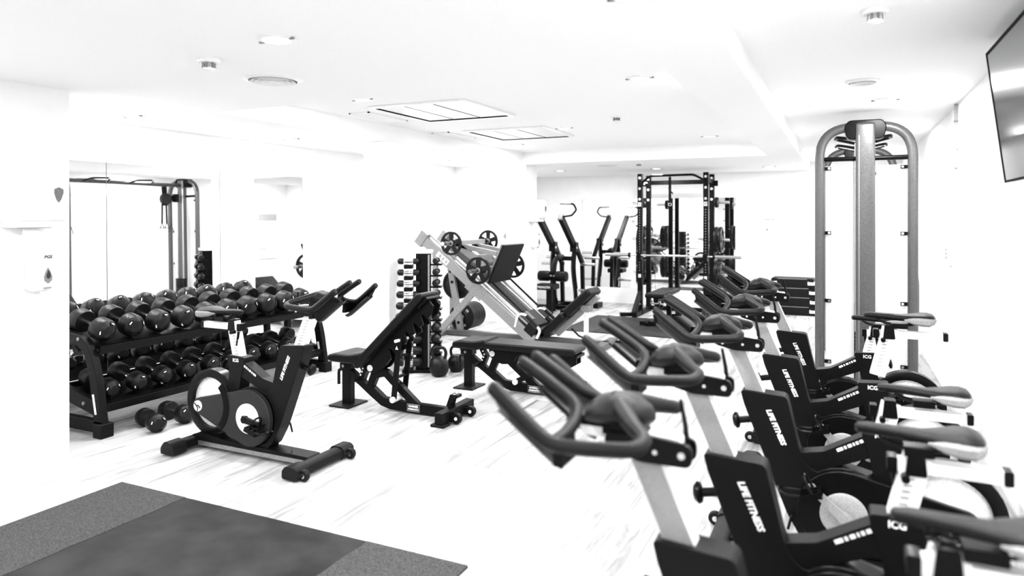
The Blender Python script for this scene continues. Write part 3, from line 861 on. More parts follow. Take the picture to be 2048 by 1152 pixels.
# ------------------------------------------------------------------ adjustable benches
def bench(label, loc, rz, angle, up):
    t = thing('adjustable_bench', label, 'bench', loc, rz, 'adjustable weight benches')
    obj('seat_post', MB().box(-.042, .042, -.032, .032, .01, .34), 'black_paint', t, bev=.004)
    obj('foot_plate', MB().box(-.10, .10, -.13, .13, 0, .014), 'black_rubber', t, bev=.003)
    main = [(.0, .335), (-.035, .27), (.12, .19), (.246, .105), (.346, .043), (.42, .020), (.60, .012), (.88, .010), (1.02, .012), (1.02, .085), (.95, .082), (.69, .088), (.53, .195), (.36, .32), (.285, .33), (.255, .285), (.20, .185), (.03, .30)]
    m = MB(); m.prism([(-.035, .335), (-.035, .262), (.12, .182), (.246, .097), (.346, .035), (.43, .014), (.62, .010), (1.02, .010), (1.02, .085), (.68, .088), (.55, .090), (.44, .096), (.37, .102), (.272, .172), (.20, .195), (.03, .305)], -.028, .028)
    obj('main_beam', m, 'black_paint', t, bev=.004)
    obj('diagonal_strut', MB().prism([(.26, .325), (.205, .19), (.262, .17), (.30, .25), (.375, .268), (.60, .088), (.70, .088), (.40, .325), (.30, .345)], -.026, .026), 'black_paint', t, bev=.004)
    obj('pivot_cap', MB().cyl((.262, -.062, .335), (.262, .062, .335), .026, n=18).cyl((.262, -.066, .335), (.262, .066, .335), .010, n=10), 'white_metal', t)
    # seat
    st = obj('seat', MB().prism(rpoly([(-.105, .385), (-.10, .43), (-.03, .448), (.10, .446), (.225, .468), (.235, .425), (.16, .372), (-.06, .374)], .018), -.15, .15), 'vinyl', t, bev=.018)
    obj('seat_bracket', MB().box(-.055, .05, -.045, .045, .30, .375).prism([(.15, .37), (.20, .30), (.16, .205), (.12, .22), (.15, .30), (.11, .37)], -.03, .03), 'black_paint', t, bev=.003)
    obj('bracket_bolt', MB().cyl((-.02, -.05, .325), (-.02, .05, .325), .013, n=10), 'steel_grey', t)
    for i in range(4): obj('seat_hole', MB().cyl((.172 - .014 * abs(i - 1.2), -.0315, .345 - i * .027), (.172 - .014 * abs(i - 1.2), .0315, .345 - i * .027), .008, n=10), 'print_white', t)
    obj('seat_pop_pin', MB().cyl((.11, -.09, .225), (.11, .03, .225), .018, n=12), 'black_rubber', t)
    obj('carry_handle', MB().tube(fillet([(-.03, 0, .285), (-.10, 0, .285), (-.10, 0, .16)], .03), .013, 10), 'black_rubber', t)
    # backrest, hinged at the pivot
    bk = link('backrest', None, t, (.262, 0, .335), (0, -angle, 0)); 
    bk_pad = MB().prism(rpoly([(-.06, .052), (-.055, .112), (.80, .112), (.825, .085), (.80, .052)], .02), -.145, .145)
    bd = bpy.data.objects.remove(bk); 
    bk = obj('backrest', bk_pad, 'vinyl', t, (.262, 0, .335), (0, -angle, 0), bev=.016)
    comb = [(-.03, .05), (.80, .05), (.80, -.03), (.74, -.065)]
    for k in range(5):
        x = .66 - k * .105
        comb += [(x + .03, -.068), (x + .022, -.012), (x + .004, -.004), (x - .010, -.03), (x - .03, -.075)]
    comb += [(.10, -.085), (.02, -.06), (-.03, -.02)]
    for s in (-1, 1): obj('notched_plate', MB().prism(comb, s * .05 - .008, s * .05 + .008), 'black_paint', bk)
    obj('head_bar', MB().box(.70, .82, -.10, .10, .028, .052), 'black_paint', bk, bev=.004)
    # support ladder
    if up:
        a0, a1 = (.505, .112), (.56, .60)
    else:
        a0, a1 = (.505, .112), (.86, .30)
    d = V((a1[0] - a0[0], 0, a1[1] - a0[1]))
    ld = link('support_ladder', None, t)
    bpy.data.objects.remove(ld)
    lm = MB()
    for s in (-1, 1): lm.beam((a0[0], s * .075, a0[1]), (a1[0], s * .075, a1[1]), .012, .046, (1, 0, 0))
    for k, (ra, ex) in enumerate(((.36, 0), (.70, 0))):
        p = V((a0[0], 0, a0[1])) + d * ra; lm.beam((p.x, -.075, p.z), (p.x, .075, p.z), .03, .016, (0, 0, 1))
    lad = obj('support_ladder', lm, 'black_paint', t)
    p = V((a0[0], 0, a0[1])) + d * .97
    obj('cross_rod', MB().cyl((p.x, -.13, p.z), (p.x, .13, p.z), .013, n=12), 'white_metal', lad)
    obj('warning_mark', MB().prism([(p.x - .035, p.z - .075), (p.x - .007, p.z - .075), (p.x - .021, p.z - .045)], -.0815, -.0805), 'print_white', lad)
    obj('ladder_pivot', MB().cyl((a0[0], -.10, a0[1]), (a0[0], .10, a0[1]), .024, n=16), 'white_metal', t)
    obj('damper', MB().cyl((.40, .0, .29), (.62, .0, .13), .014, n=10), 'steel_grey', t)
    # wheel end
    obj('rear_crossbar', MB().box(.985, 1.055, -.245, .245, .02, .105), 'black_paint', t, bev=.005)
    for s in (-1, 1): obj('rear_foot', MB().box(.955, 1.07, s * .205 - .05, s * .205 + .05, 0, .02), 'black_rubber', t, bev=.003)
    for s in (-1, 1):
        wl = obj('wheel', MB().lathe([(.012, -.018), (.038, -.018), (.042, 0), (.038, .018), (.012, .018)], (1.10, s * .11, .044), (0, 1, 0), 20, closed=True), 'black_rubber', t)
        obj('wheel_hub', MB().cyl((1.10, s * .11 - .021, .044), (1.10, s * .11 + .021, .044), .013, n=12), 'white_metal', wl)
        obj('wheel_fork', MB().box(1.05, 1.085, s * .11 - .032, s * .11 - .022, .02, .075).box(1.05, 1.085, s * .11 + .022, s * .11 + .032, .02, .075), 'black_paint', wl)
    gb = obj('grab_bracket', MB().prism(rpoly([(.96, .10), (1.0, .10), (1.02, .17), (1.06, .17), (1.06, .195), (.995, .195)], .006), -.035, .035), 'black_paint', t)
    for q in (-.018, .018): obj('grab_hole', MB().cyl((1.025, q, .1945), (1.025, q, .1965), .009, n=12), 'print_white', gb)
    # maker's plate on both sides
    for s in (-1, 1):
        pl = obj('name_plate', MB().box(.60, .72, s * .030 - .0015, s * .030 + .0015, .022, .082), 'black_smooth', t)
        rt = (PI / 2, 0, 0) if s < 0 else (PI / 2, 0, PI)
        obj('plate_border', MB().tube([(.603, s * .0320, .025), (.717, s * .0320, .025), (.717, s * .0320, .079), (.603, s * .0320, .079)], .0012, 6, closed=True), 'print_white', pl)
        text('HAMMER', .0225, 'print_white', pl, (.66, s * .0322, .063), rt, 'maker_lettering', 0, .0006, .0012)
        text('STRENGTH', .0195, 'print_white', pl, (.66, s * .0322, .040), rt, 'maker_lettering', 0, .0006, .0012)
    return t
bench('adjustable weight bench with its backrest raised, beside the lone spin bike', (-3.72, 4.69, 0), 0, R(44), True)
bench('adjustable weight bench with its backrest laid flat, behind the near handlebars', (-3.10, 5.65, 0), 0, R(0), False)

# ------------------------------------------------------------------ leg press
def spoked_plate(r, th, hub=.035):
    """weight plate with five spokes, axis y, centred"""
    m = MB()
    m.lathe([(r * .80, -th * .5), (r * .97, -th * .5), (r, -th * .25), (r, th * .25), (r * .97, th * .5), (r * .80, th * .5)], (0, 0, 0), (0, 1, 0), 36, closed=True)
    m.lathe([(.026, -th * .5), (hub + .012, -th * .5), (hub + .012, th * .5), (.026, th * .5)], (0, 0, 0), (0, 1, 0), 20, closed=True)
    for i in range(5):
        a = 2 * PI * i / 5 + .3
        d = V((math.cos(a), 0, math.sin(a))); n = V((-math.sin(a), 0, math.cos(a)))
        rs = []
        for q, wd in ((hub, r * .16), (r * .83, r * .20)):
            c = d * q
            rs.append([c - n * wd + V((0, -th * .32, 0)), c + n * wd + V((0, -th * .32, 0)), c + n * wd + V((0, th * .32, 0)), c - n * wd + V((0, th * .32, 0))])
        m.loft(rs)
    return m
def solid_plate(r, th):
    return MB().lathe([(.026, -th * .3), (r * .35, -th * .42), (r * .42, -th * .25), (r * .80, -th * .25), (r * .86, -th * .5), (r * .98, -th * .5), (r, -th * .3), (r, th * .3), (r * .98, th * .5), (r * .86, th * .5), (r * .8, th * .25), (r * .42, th * .25), (r * .35, th * .42), (.026, th * .3)], (0, 0, 0), (0, 1, 0), 36, closed=True)
def plate(label, loc, r, th, group, spoke=True, rot=None, num=None):
    t = link('weight_plate', None, None, loc, rot); tag(t, label, 'weight plate', group)
    part('disc', ('pl', r, th, spoke), (lambda: spoked_plate(r, th)) if spoke else (lambda: solid_plate(r, th)), 'plate_iron', t, bev=0)
    part('bore_ring', ('br', th), lambda: MB().lathe([(.0255, -th * .53), (.034, -th * .53), (.034, th * .53), (.0255, th * .53)], (0, 0, 0), (0, 1, 0), 18, closed=True), 'steel_grey', t)
    if num:
        for i in range(3):
            a = R(60 + i * 120)
            M = Matrix.Rotation(PI / 2, 4, 'X') @ Matrix.Rotation(a - PI / 2, 4, 'Z')
            text(num, r * .26, 'print_white', t, (r * .62 * math.cos(a), -th * .27, r * .62 * math.sin(a)), M.to_euler(), 'weight_number', 0, .001, .001)
    return t

LPY = 8.05; RY = .27
lp = thing('leg_press', 'silver plate-loaded leg press machine with inclined rails and a black footplate', 'leg press', (-3.8, LPY, 0))
L0 = W(lp)
ra, rb = V((-4.97, 0, 1.29)), V((-3.38, 0, .06))
rd = (rb - ra).normalized(); rn = V((-rd.z, 0, rd.x)); rn = V((.615, 0, .789))
for s in (-1, 1):
    y = LPY + s * RY
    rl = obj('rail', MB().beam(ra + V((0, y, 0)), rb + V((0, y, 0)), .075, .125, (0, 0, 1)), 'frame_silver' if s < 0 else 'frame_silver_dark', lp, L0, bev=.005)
    obj('guide_rod', MB().cyl(ra + V((0, y, 0)) + rn * .105 + rd * .05, rb + V((0, y, 0)) + rn * .105 - rd * .05, .016, n=12), 'steel_grey', lp, L0)
    obj('rail_end_block', MB().beam(ra + V((0, y, 0)) - rd * .05, ra + V((0, y, 0)) + rd * .07, .10, .20, (.615, 0, .789)), 'frame_silver', lp, L0, bev=.008)
    obj('lower_stop', MB().beam(rb + V((0, y, 0)) - rd * .18 + rn * .09, rb + V((0, y, 0)) - rd * .04 + rn * .09, .09, .12, (.615, 0, .789)), 'black_rubber', lp, L0, bev=.006)
    xp = -4.77 if s < 0 else -4.83
    obj('rear_post', MB().beam((xp, y, .0), (xp, y, 1.12), .06, .06, (1, 0, 0)), 'frame_silver', lp, L0, bev=.004)
    if s < 0: obj('diagonal_strut', MB().beam((-4.72, y, .07), (-4.22, y, .60), .05, .08, (0, 0, 1)), 'frame_silver', lp, L0, bev=.004)
    # spotter mechanism on a second rod: rod, rubber stop and block
    p, q = V((-4.05, y + .06, .80)), V((-3.52, y + .06, .36))
    obj('stop_rod', MB().cyl(p, q, .014, n=10), 'black_smooth', lp, L0)
    obj('stop_block', MB().beam(q - rd * .02, q + rd * .12, .075, .085, (.615, 0, .789)), 'frame_silver_dark', lp, L0, bev=.004)
    obj('stop_buffer', MB().cyl(q - rd * .05, q - rd * .02, .032, n=14), 'black_rubber', lp, L0)
obj('instruction_plate', MB().beam(V((-4.72, LPY - RY - .039, 1.095)), V((-4.56, LPY - RY - .039, .97)), .002, .075, (.615, 0, .789)), 'print_white', lp, L0)
for k in range(3):
    c = V((-4.69 + k * .045, LPY - RY - .0405, 1.07 - k * .035))
    obj('instruction_print', MB().beam(c, c + rd * .035, .001, .045, (.615, 0, .789)), 'sign_grey', lp, L0)
obj('brand_panel', MB().beam(V((-4.27, LPY - RY - .039, .745)), V((-4.05, LPY - RY - .039, .575)), .003, .17, (.615, 0, .789)), 'frame_silver', lp, L0, bev=.003)
obj('rear_crossbar', MB().box(-4.86, -4.74, LPY - .42, LPY + .42, 0.0, .06), 'frame_silver_dark', lp, L0, bev=.004)
obj('base_spine', MB().box(-4.75, -2.52, LPY - .04, LPY + .04, .01, .075), 'frame_silver_dark', lp, L0, bev=.004)
obj('front_crossbar', MB().box(-2.60, -2.50, LPY - .40, LPY + .30, .0, .075), 'frame_silver_dark', lp, L0, bev=.005)
obj('top_tie', MB().box(-4.80, -4.74, LPY - .24, LPY + .24, 1.02, 1.09), 'frame_silver', lp, L0, bev=.004)
# storage posts with bolts
for s in (-1,):
    stp = obj('storage_post', MB().beam((-4.74, LPY + .04, .98), (-4.57, LPY + .04, .06), .05, .085, (1, 0, 0)), 'frame_silver', lp, L0, bev=.004)
    for z in (.84, .70, .17): 
        x = -4.57 - (z - .06) / .92 * .17
        obj('post_bolt', MB().lathe([(.020, 0), (.020, .008), (.010, .014)], (x, LPY + .014, z), (0, -1, 0), 14), 'black_smooth', stp)
obj('storage_peg', MB().cyl((-4.585, LPY + .03, .232), (-4.585, LPY + .62, .232), .024, n=14), 'chrome', lp, L0)
obj('storage_peg', MB().cyl((-4.68, LPY + .03, .66), (-4.68, LPY + .42, .66), .024, n=14), 'chrome', lp, L0)
# sled
def sled_frame():
    m = MB()
    for s in (-1, 1):
        y = LPY + s * .19
        m.beam((-4.47, y, 1.20), (-3.98, y, .86), .05, .09, (0, 0, 1)); m.beam((-4.47, y, 1.20), (-3.92, y, 1.10), .05, .06, (0, 0, 1))
    m.beam((-4.40, LPY - .36, 1.235), (-4.40, LPY + .36, 1.235), .06, .06); m.beam((-4.02, LPY - .36, .91), (-4.02, LPY + .36, .91), .06, .06)
    m.beam((-4.2, LPY - .2, 1.05), (-4.2, LPY + .2, 1.05), .06, .06)
    return m
obj('sled_frame', sled_frame(), 'frame_silver', lp, L0, bev=.004)
obj('sled_cylinder', MB().cyl((-4.2, LPY - .15, .96), (-4.2, LPY + .15, .96), .075, n=20), 'frame_silver_dark', lp, L0)
pA, pB = V((-3.985, 0, .735)), V((-3.775, 0, 1.215))
fd = (pB - pA).normalized(); fn = V((fd.z, 0, -fd.x))
fp = obj('footplate', MB().beam(pA + V((0, LPY, 0)), pB + V((0, LPY, 0)), .62, .030, tuple(fn)), 'black_rubber', lp, L0, bev=.006)
obj('footplate_frame', MB().beam(pA + V((0, LPY, 0)) - fn * .03, pB + V((0, LPY, 0)) - fn * .03, .58, .03, tuple(fn)), 'frame_silver', lp, L0, bev=.004)
for (x, z) in ((-4.40, 1.235), (-4.02, .91)):
    for s in (-1, 1):
        obj('loading_sleeve', MB().cyl((x, LPY + s * .34, z), (x, LPY + s * .70, z), .024, n=16).cyl((x, LPY + s * .695, z), (x, LPY + s * .715, z), .026, n=16), 'chrome', lp, L0)
        obj('sleeve_collar', MB().cyl((x, LPY + s * .36, z), (x, LPY + s * .385, z), .045, n=18), 'black_smooth', lp, L0)
# seat end
sd = V((.60, 0, .56)).normalized(); su = V((-sd.z, 0, sd.x)); s0 = V((-3.33, LPY, .10))
obj('back_pad', MB().beam(s0, s0 + sd * .42, .44, .10, tuple(su)), 'vinyl', lp, L0, bev=.03)
obj('head_pad', MB().beam(s0 + sd * .43, s0 + sd * .86, .42, .10, tuple(su)), 'vinyl', lp, L0, bev=.03)
obj('pad_beam', MB().beam(s0 - su * .09 + sd * .12, s0 - su * .09 + sd * .84, .07, .06, tuple(su)), 'frame_silver', lp, L0, bev=.004)
obj('seat_pad', MB().beam((-3.45, LPY, .19), (-3.26, LPY, .12), .44, .08), 'vinyl', lp, L0, bev=.02)
obj('seat_box', MB().beam((-3.62, LPY, .33), (-3.42, LPY, .17), .36, .16, (.615, 0, .789)), 'guard_grey', lp, L0, bev=.012)
obj('pad_support', MB().beam((-2.80, LPY - .02, .07), (-2.80, LPY - .02, .47), .05, .05, (1, 0, 0)), 'white_metal', lp, L0, bev=.004)
obj('support_joint', MB().box(-2.86, -2.74, LPY - .07, LPY + .07, .42, .50), 'frame_silver', lp, L0, bev=.006)
obj('adjust_lever', MB().tube([(-2.95, LPY - .12, .22), (-2.85, LPY - .14, .14), (-2.72, LPY - .14, .10)], .012, 8), 'black_rubber', lp, L0)
for s in (-1, 1):
    y = LPY + s * .30
    obj('grab_handle', MB().tube(fillet([(-3.62, y, .22), (-3.58, y, .38), (-3.48, y, .38), (-3.28, y, .20), (-3.33, y, .10)], .05), .016, 10), 'white_metal', lp, L0)
    obj('hand_grip', MB().cyl((-3.465, y, .365), (-3.32, y, .238), .021, n=12), 'black_rubber', lp, L0)
LPG = 'plates loaded on the leg press sled'
plate('spoked plate on the near upper sleeve of the leg press', (-4.40, LPY - .50, 1.235), .150, .028, LPG)
plate('spoked plate on the near lower sleeve of the leg press', (-4.02, LPY - .50, .91), .170, .032, LPG)
plate('spoked plate on the far upper sleeve of the leg press', (-4.40, LPY + .50, 1.235), .150, .028, LPG)
plate('spoked plate on the far lower sleeve of the leg press, half hidden by the footplate', (-4.02, LPY + .50, .91), .170, .032, LPG)
SPG = 'plates stored behind the leg press'
for k in range(6):
    plate(('large numbered plate at the front of the low stack behind the leg press strut' if k == 0 else '%s plate from the front in the low stack behind the leg press strut' % ORD[k]), (-4.585, LPY + .115 + k * .062, .232), .185 - (.006 if k else 0), .056, SPG, False, (0, random.uniform(0, 3) if k else .2, 0), '10' if k == 0 else None)
for k in range(2):
    plate(('nearer' if k == 0 else 'farther') + ' dark plate on the upper storage peg behind the leg press rail', (-4.68, LPY + .115 + k * .062, .66), .20, .056, SPG, False, (0, .9, 0))

# ------------------------------------------------------------------ lifting mats
def platform(name, x0, xa, xb, x1, y0, y1, label):
    t = thing(name, label, 'mat', ((x0 + x1) / 2, (y0 + y1) / 2, 0), 0, 'rubber lifting mats')
    cx, cy = (x0 + x1) / 2, (y0 + y1) / 2
    def jag(x, s):
        random.seed(int(x * 100) + 7); n = 26
        return [(x - cx + random.uniform(-.006, .006), y0 - cy + (y1 - y0) * i / n) for i in range(n + 1)]
    h = .012
    l = jag(xa, 0); r_ = jag(xb, 0)
    g = .002
    obj('side_panel', MB().prism([(x0 - cx, y0 - cy)] + [(p[0] - g, p[1]) for p in l] + [(x0 - cx, y1 - cy)], 0, h, 'xy'), 'mat_grey', t)
    obj('centre_panel', MB().prism([(p[0] + g, p[1]) for p in reversed(l)] + [(p[0] - g, p[1]) for p in r_], 0, h - .002, 'xy'), 'mat_black', t)
    obj('side_panel', MB().prism([(p[0] + g, p[1]) for p in reversed(r_)] + [(x1 - cx, y0 - cy), (x1 - cx, y1 - cy)], 0, h, 'xy'), 'mat_grey', t)
platform('lifting_mat', -3.80, -3.27, -2.05, -1.50, .35, 2.72, 'dark rubber lifting mat with a grey side strip on the floor in the foreground')
platform('lifting_mat', -3.52, -3.05, -1.90, -1.35, 9.02, 10.62, 'dark rubber lifting mat on the floor in front of the squat rack')

# ------------------------------------------------------------------ squat rack with barbell and stored plates
RXL, RXR, RY0, RY1 = -2.93, -1.90, 11.02, 11.56
rc = thing('squat_rack', 'tall black squat rack with four perforated uprights in front of the far mirror', 'rack', ((RXL + RXR) / 2, 11.3, 0))
R0 = W(rc)
for x in (RXL, RXR):
    for y in (RY0, RY1):
        u = obj('upright', MB().box(x - .038, x + .038, y - .038, y + .038, .0, 2.255), 'black_paint', rc, R0, bev=.004)
        for i in range(3): obj('large_hole', MB().cyl((x, y - .0385, 2.19 - i * .17), (x, y - .0395, 2.19 - i * .17), .020, n=14), 'print_white', u)
        if y == RY0:
            hm = MB()
            for i in range(24): hm.cyl((x, y - .0385, 1.68 - i * .042), (x, y - .0393, 1.68 - i * .042), .008, n=8)
            hh = obj('adjustment_holes', hm, 'steel_grey', u); hh['kind'] = 'stuff'
            obj('number_plate', MB().box(x - .026, x + .026, y - .0405, y - .0385, 1.735, 1.80), 'print_white', u)
            obj('plate_emblem', MB().prism([(x - .02, 1.765), (x + .012, 1.795), (x + .022, 1.79), (x - .004, 1.768), (x + .022, 1.768), (x + .022, 1.76), (x - .02, 1.76)], y - .0412, y - .0404), 'grey_mark', u)
            obj('position_mark', MB().box(x - .022, x + .022, y - .0405, y - .0385, .60, .655), 'print_white', u)
            obj('upright_bolt', MB().cyl((x, y - .038, .18), (x, y - .046, .18), .016, n=10), 'white_metal', u)
        else:
            pm2 = MB()
            for i in range(7): pm2.cyl((x + (.038 if x == RXL else -.038), y, .45 + i * .21), (x + (.075 if x == RXL else -.075), y, .45 + i * .21), .010, n=8)
            pg = obj('band_pegs', pm2, 'steel_grey', u); pg['kind'] = 'stuff'
    obj('base_rail', MB().box(x - .038, x + .038, 10.66, RY1, .0, .075), 'black_paint', rc, R0, bev=.004)
    gs = -1 if x == RXL else 1
    obj('foot_gusset', MB().beam((x + gs * .02, 10.70, .05), (x, RY0, .36), .06, .09, (0, 0, 1)), 'black_paint', rc, R0, bev=.004)
    obj('outrigger_foot', MB().beam((x + gs * .24, 10.71, .03), (x, 10.86, .03), .08, .055), 'black_paint', rc, R0, bev=.004)
    obj('side_tie', MB().box(x - .03, x + .03, RY0, RY1, 2.10, 2.17), 'black_paint', rc, R0)
    jh = obj('bar_hook', MB().prism([(-.105, -.03), (-.105, .055), (-.092, .055), (-.085, -.005), (-.045, -.005), (-.045, .07), (-.036, .07), (-.036, -.06), (-.07, -.06)], -.034, .034, 'yz'), 'black_smooth', rc, tuple(V(R0) + V((x, RY0, .935))))
obj('rear_crossbar', MB().box(RXL, RXR, RY1 - .03, RY1 + .03, .02, .09), 'black_paint', rc, R0)
obj('rear_top_bar', MB().box(RXL, RXR, RY1 - .03, RY1 + .03, 2.10, 2.17), 'black_paint', rc, R0)
pub = obj('pull_up_bar', MB().tube(fillet([(RXL + .03, RY0 - .03, 2.09), (RXL + .05, RY0 - .14, 2.10), (RXL + .20, RY0 - .16, 2.21), (RXR - .16, RY0 - .16, 2.215), (RXR - .03, RY0 - .05, 2.14)], .05), .018, 12), 'black_smooth', rc, R0)
br = obj('bar_bracket', MB().box(RXL + .04, RXL + .16, RY0 - .05, RY0 - .04, 2.05, 2.14), 'black_paint', rc, R0)
obj('bar_bracket', MB().box(RXR - .005, RXR + .10, RY1 - .045, RY1 - .039, 2.06, 2.15), 'black_paint', rc, R0)
obj('bracket_emblem', MB().prism([(RXL + .065, 2.075), (RXL + .075, 2.12), (RXL + .12, 2.12), (RXL + .135, 2.10), (RXL + .09, 2.10), (RXL + .085, 2.075)], RY0 - .0515, RY0 - .0505), 'print_white', rc, R0)
for s, x in ((-1, RXL), (1, RXR)):
    for z in (1.80, 1.20, .64):
        obj('storage_peg', MB().cyl((x + s * .038, RY1, z), (x + s * .27, RY1, z), .024, n=14), 'chrome', rc, R0)
RPG = 'plates stored on the squat rack'
for s, x, nm in ((-1, RXL, 'left'), (1, RXR, 'right')):
    for z, r, lv_, n in ((1.80, .085, 'top', 1), (1.20, .21, 'middle', 2), (.64, .215, 'lowest', 2)):
        for k in range(n):
            plate('%s plate on the %s peg at the %s side of the squat rack' % (('small' if lv_ == 'top' else ('inner', 'outer')[k] + ' large'), lv_, nm), (x + s * (.075 + k * .065), RY1, z), r, .045, RPG, lv_ == 'lowest' or k == 1, (0, 0, PI / 2))
bb = thing('barbell', 'long steel barbell resting across the hooks of the squat rack', 'barbell', (-2.43, RY0 - .066, .958))
obj('bar_shaft', MB().cyl((-.655, 0, 0), (.655, 0, 0), .014, n=14), 'chrome', bb)
for s in (-1, 1):
    obj('bar_sleeve', MB().cyl((s * .66, 0, 0), (s * 1.06, 0, 0), .025, n=16), 'steel_grey', bb)
    obj('bar_collar', MB().cyl((s * .645, 0, 0), (s * .675, 0, 0), .038, n=18), 'black_smooth', bb)
st_ = thing('suspension_strap', 'black suspension strap hanging from the pull-up bar of the squat rack', 'strap', (-2.42, RY0 - .16, 2.20))
obj('strap_band', MB().box(-.02, .02, -.004, .004, -.42, -.018).prism([(-.03, -.18), (.05, -.26), (.045, -.29), (-.01, -.22)], -.007, -.004), 'black_rubber', st_)
obj('strap_loop', MB().tube([(0, .022 * math.sin(2 * PI * i / 12), -.012 + .026 * math.cos(2 * PI * i / 12)) for i in range(12)], .006, 6, closed=True), 'black_rubber', st_)
obj('strap_ring', MB().tube([(.022 * math.cos(2 * PI * i / 14), 0, -.44 + .022 * math.sin(2 * PI * i / 14)) for i in range(14)], .005, 6, closed=True), 'white_metal', st_)

fb = thing('flat_bench', 'black flat bench standing end-on inside the squat rack', 'bench', (-2.40, 10.32, .012))
obj('bench_pad', MB().box(-.145, .145, -.52, .50, .40, .465), 'vinyl', fb, bev=.02)
obj('pad_frame', MB().box(-.035, .035, -.46, .46, .335, .395), 'black_paint', fb, bev=.004)
for y in (-.40, .40):
    obj('leg', MB().beam((0, y * .9, .34), (0, y, .04), .07, .06, (0, 1, 0)), 'black_paint', fb, bev=.004)
    obj('foot_bar', MB().box(-.24, .24, y - .035, y + .035, 0, .055), 'black_paint', fb, bev=.005)
obj('grab_handle', MB().tube(fillet([(-.05, -.47, .36), (-.05, -.53, .33), (.05, -.53, .33), (.05, -.47, .36)], .02), .012, 8), 'steel_grey', fb)
for s in (-1, 1): obj('wheel', MB().cyl((s * .10, -.455, .04), (s * .14, -.455, .04), .04, n=16), 'black_rubber', fb)
obj('adjust_pin', MB().cyl((-.07, -.30, .30), (.07, -.30, .30), .014, n=10), 'white_metal', fb)
obj('brace', MB().beam((0, -.36, .10), (0, .05, .34), .04, .03), 'black_paint', fb)

# ------------------------------------------------------------------ high row machine
hr = thing('high_row_machine', 'black plate-loaded high row machine with two slanting arms near the far mirror', 'exercise machine', (-4.28, 11.05, 0))
for s in (-1, 1):
    x = s * .19
    arm = obj('lever_arm', MB().beam((x, -.55, 1.56), (x, .08, 1.06), .07, .115, (0, .6, .8)), 'black_paint', hr, bev=.005)
    obj('arm_cap', MB().beam((x, -.575, 1.58), (x, -.55, 1.56), .076, .12, (0, .6, .8)), 'steel_grey', arm)
    obj('pull_handle', MB().tube(fillet([(x, -.55, 1.565), (x + s * .19, -.56, 1.59), (x + s * .27, -.56, 1.68), (x + s * .22, -.56, 1.775), (x - s * .0, -.57, 1.785)], .03), .015, 10), 'black_smooth', arm)
    obj('handle_grip', MB().cyl((x + s * .18, -.562, 1.778), (x - s * .0, -.57, 1.785), .019, n=12), 'steel_grey', arm)
    obj('pivot_housing', MB().box(x - .055, x + .055, -.0, .14, .98, 1.14), 'black_smooth', hr, bev=.008)
    obj('pivot_bolt', MB().cyl((x - .06, .05, 1.05), (x + .06, .05, 1.05), .02, n=12), 'white_metal', hr)
    up_ = [(x, .08, 1.0), (x, .03, .80), (x, .04, .62), (x, .14, .30), (x, .18, .05)]
    obj('upright', MB().tube(smooth(up_, 4), .055, 4, flat=.8), 'black_paint', hr)
    obj('caution_label', MB().beam((x + .0415, .125, .36), (x + .0415, .165, .18), .002, .05, (0, 1, .3)), 'print_white', hr)
    obj('counter_arm', MB().beam((x, .10, 1.12), (x, .52, .72), .06, .075, (0, .6, .8)), 'black_paint', hr, bev=.004)
    obj('rear_strut', MB().beam((x, .47, .76), (x, .52, .05), .06, .07, (0, 1, 0)), 'black_paint', hr, bev=.004)
    for (yy, zz) in ((.50, .86), (.28, .76), (.20, .32)):
        obj('plate_horn', MB().cyl((x + s * .04, yy, zz), (x + s * .30, yy, zz), .024, n=14), 'chrome', hr)
    obj('base_rail', MB().box(x - .035, x + .035, -.50, .62, .0, .07), 'black_paint', hr, bev=.004)
for y in (.60, .02): obj('base_crossbar', MB().box(-.46, .46, y - .035, y + .035, .0, .07), 'black_paint', hr, bev=.004)
obj('outer_foot', MB().box(.38, .50, .38, .66, 0, .09), 'black_paint', hr, bev=.004)
obj('front_post', MB().tube(smooth([(0, .02, .90), (0, -.20, .90), (0, -.34, .82), (0, -.40, .66), (0, -.42, .30), (0, -.42, .03)], 4), .05, 4, flat=.8), 'black_paint', hr)
obj('seat_post', MB().box(-.045, .045, -.60, -.51, .0, .40), 'black_paint', hr, bev=.004)
seat = obj('seat', MB().box(-.20, .13, -.76, -.44, .40, .49), 'vinyl', hr, bev=.02)
text('STRENGTH', .05, 'print_white', seat, (-.035, -.762, .445), (PI / 2, 0, 0), 'seat_lettering', 0, .001, .001)
for s in (-1, 1): obj('thigh_roller', MB().lathe([(.02, 0), (.075, .005), (.085, .03), (.085, .17), (.075, .195), (.02, .2)], (s * .05, -.42, .60), (s, 0, 0), 20), 'vinyl', hr)
obj('roller_axle', MB().cyl((-.08, -.42, .60), (.08, -.42, .60), .02, n=12), 'steel_grey', hr)
obj('adjust_rod', MB().cyl((.0, -.33, .86), (.0, -.33, .64), .014, n=10), 'black_smooth', hr)
obj('top_tie', MB().box(-.19, .19, .04, .10, .83, .90), 'black_paint', hr, bev=.004)

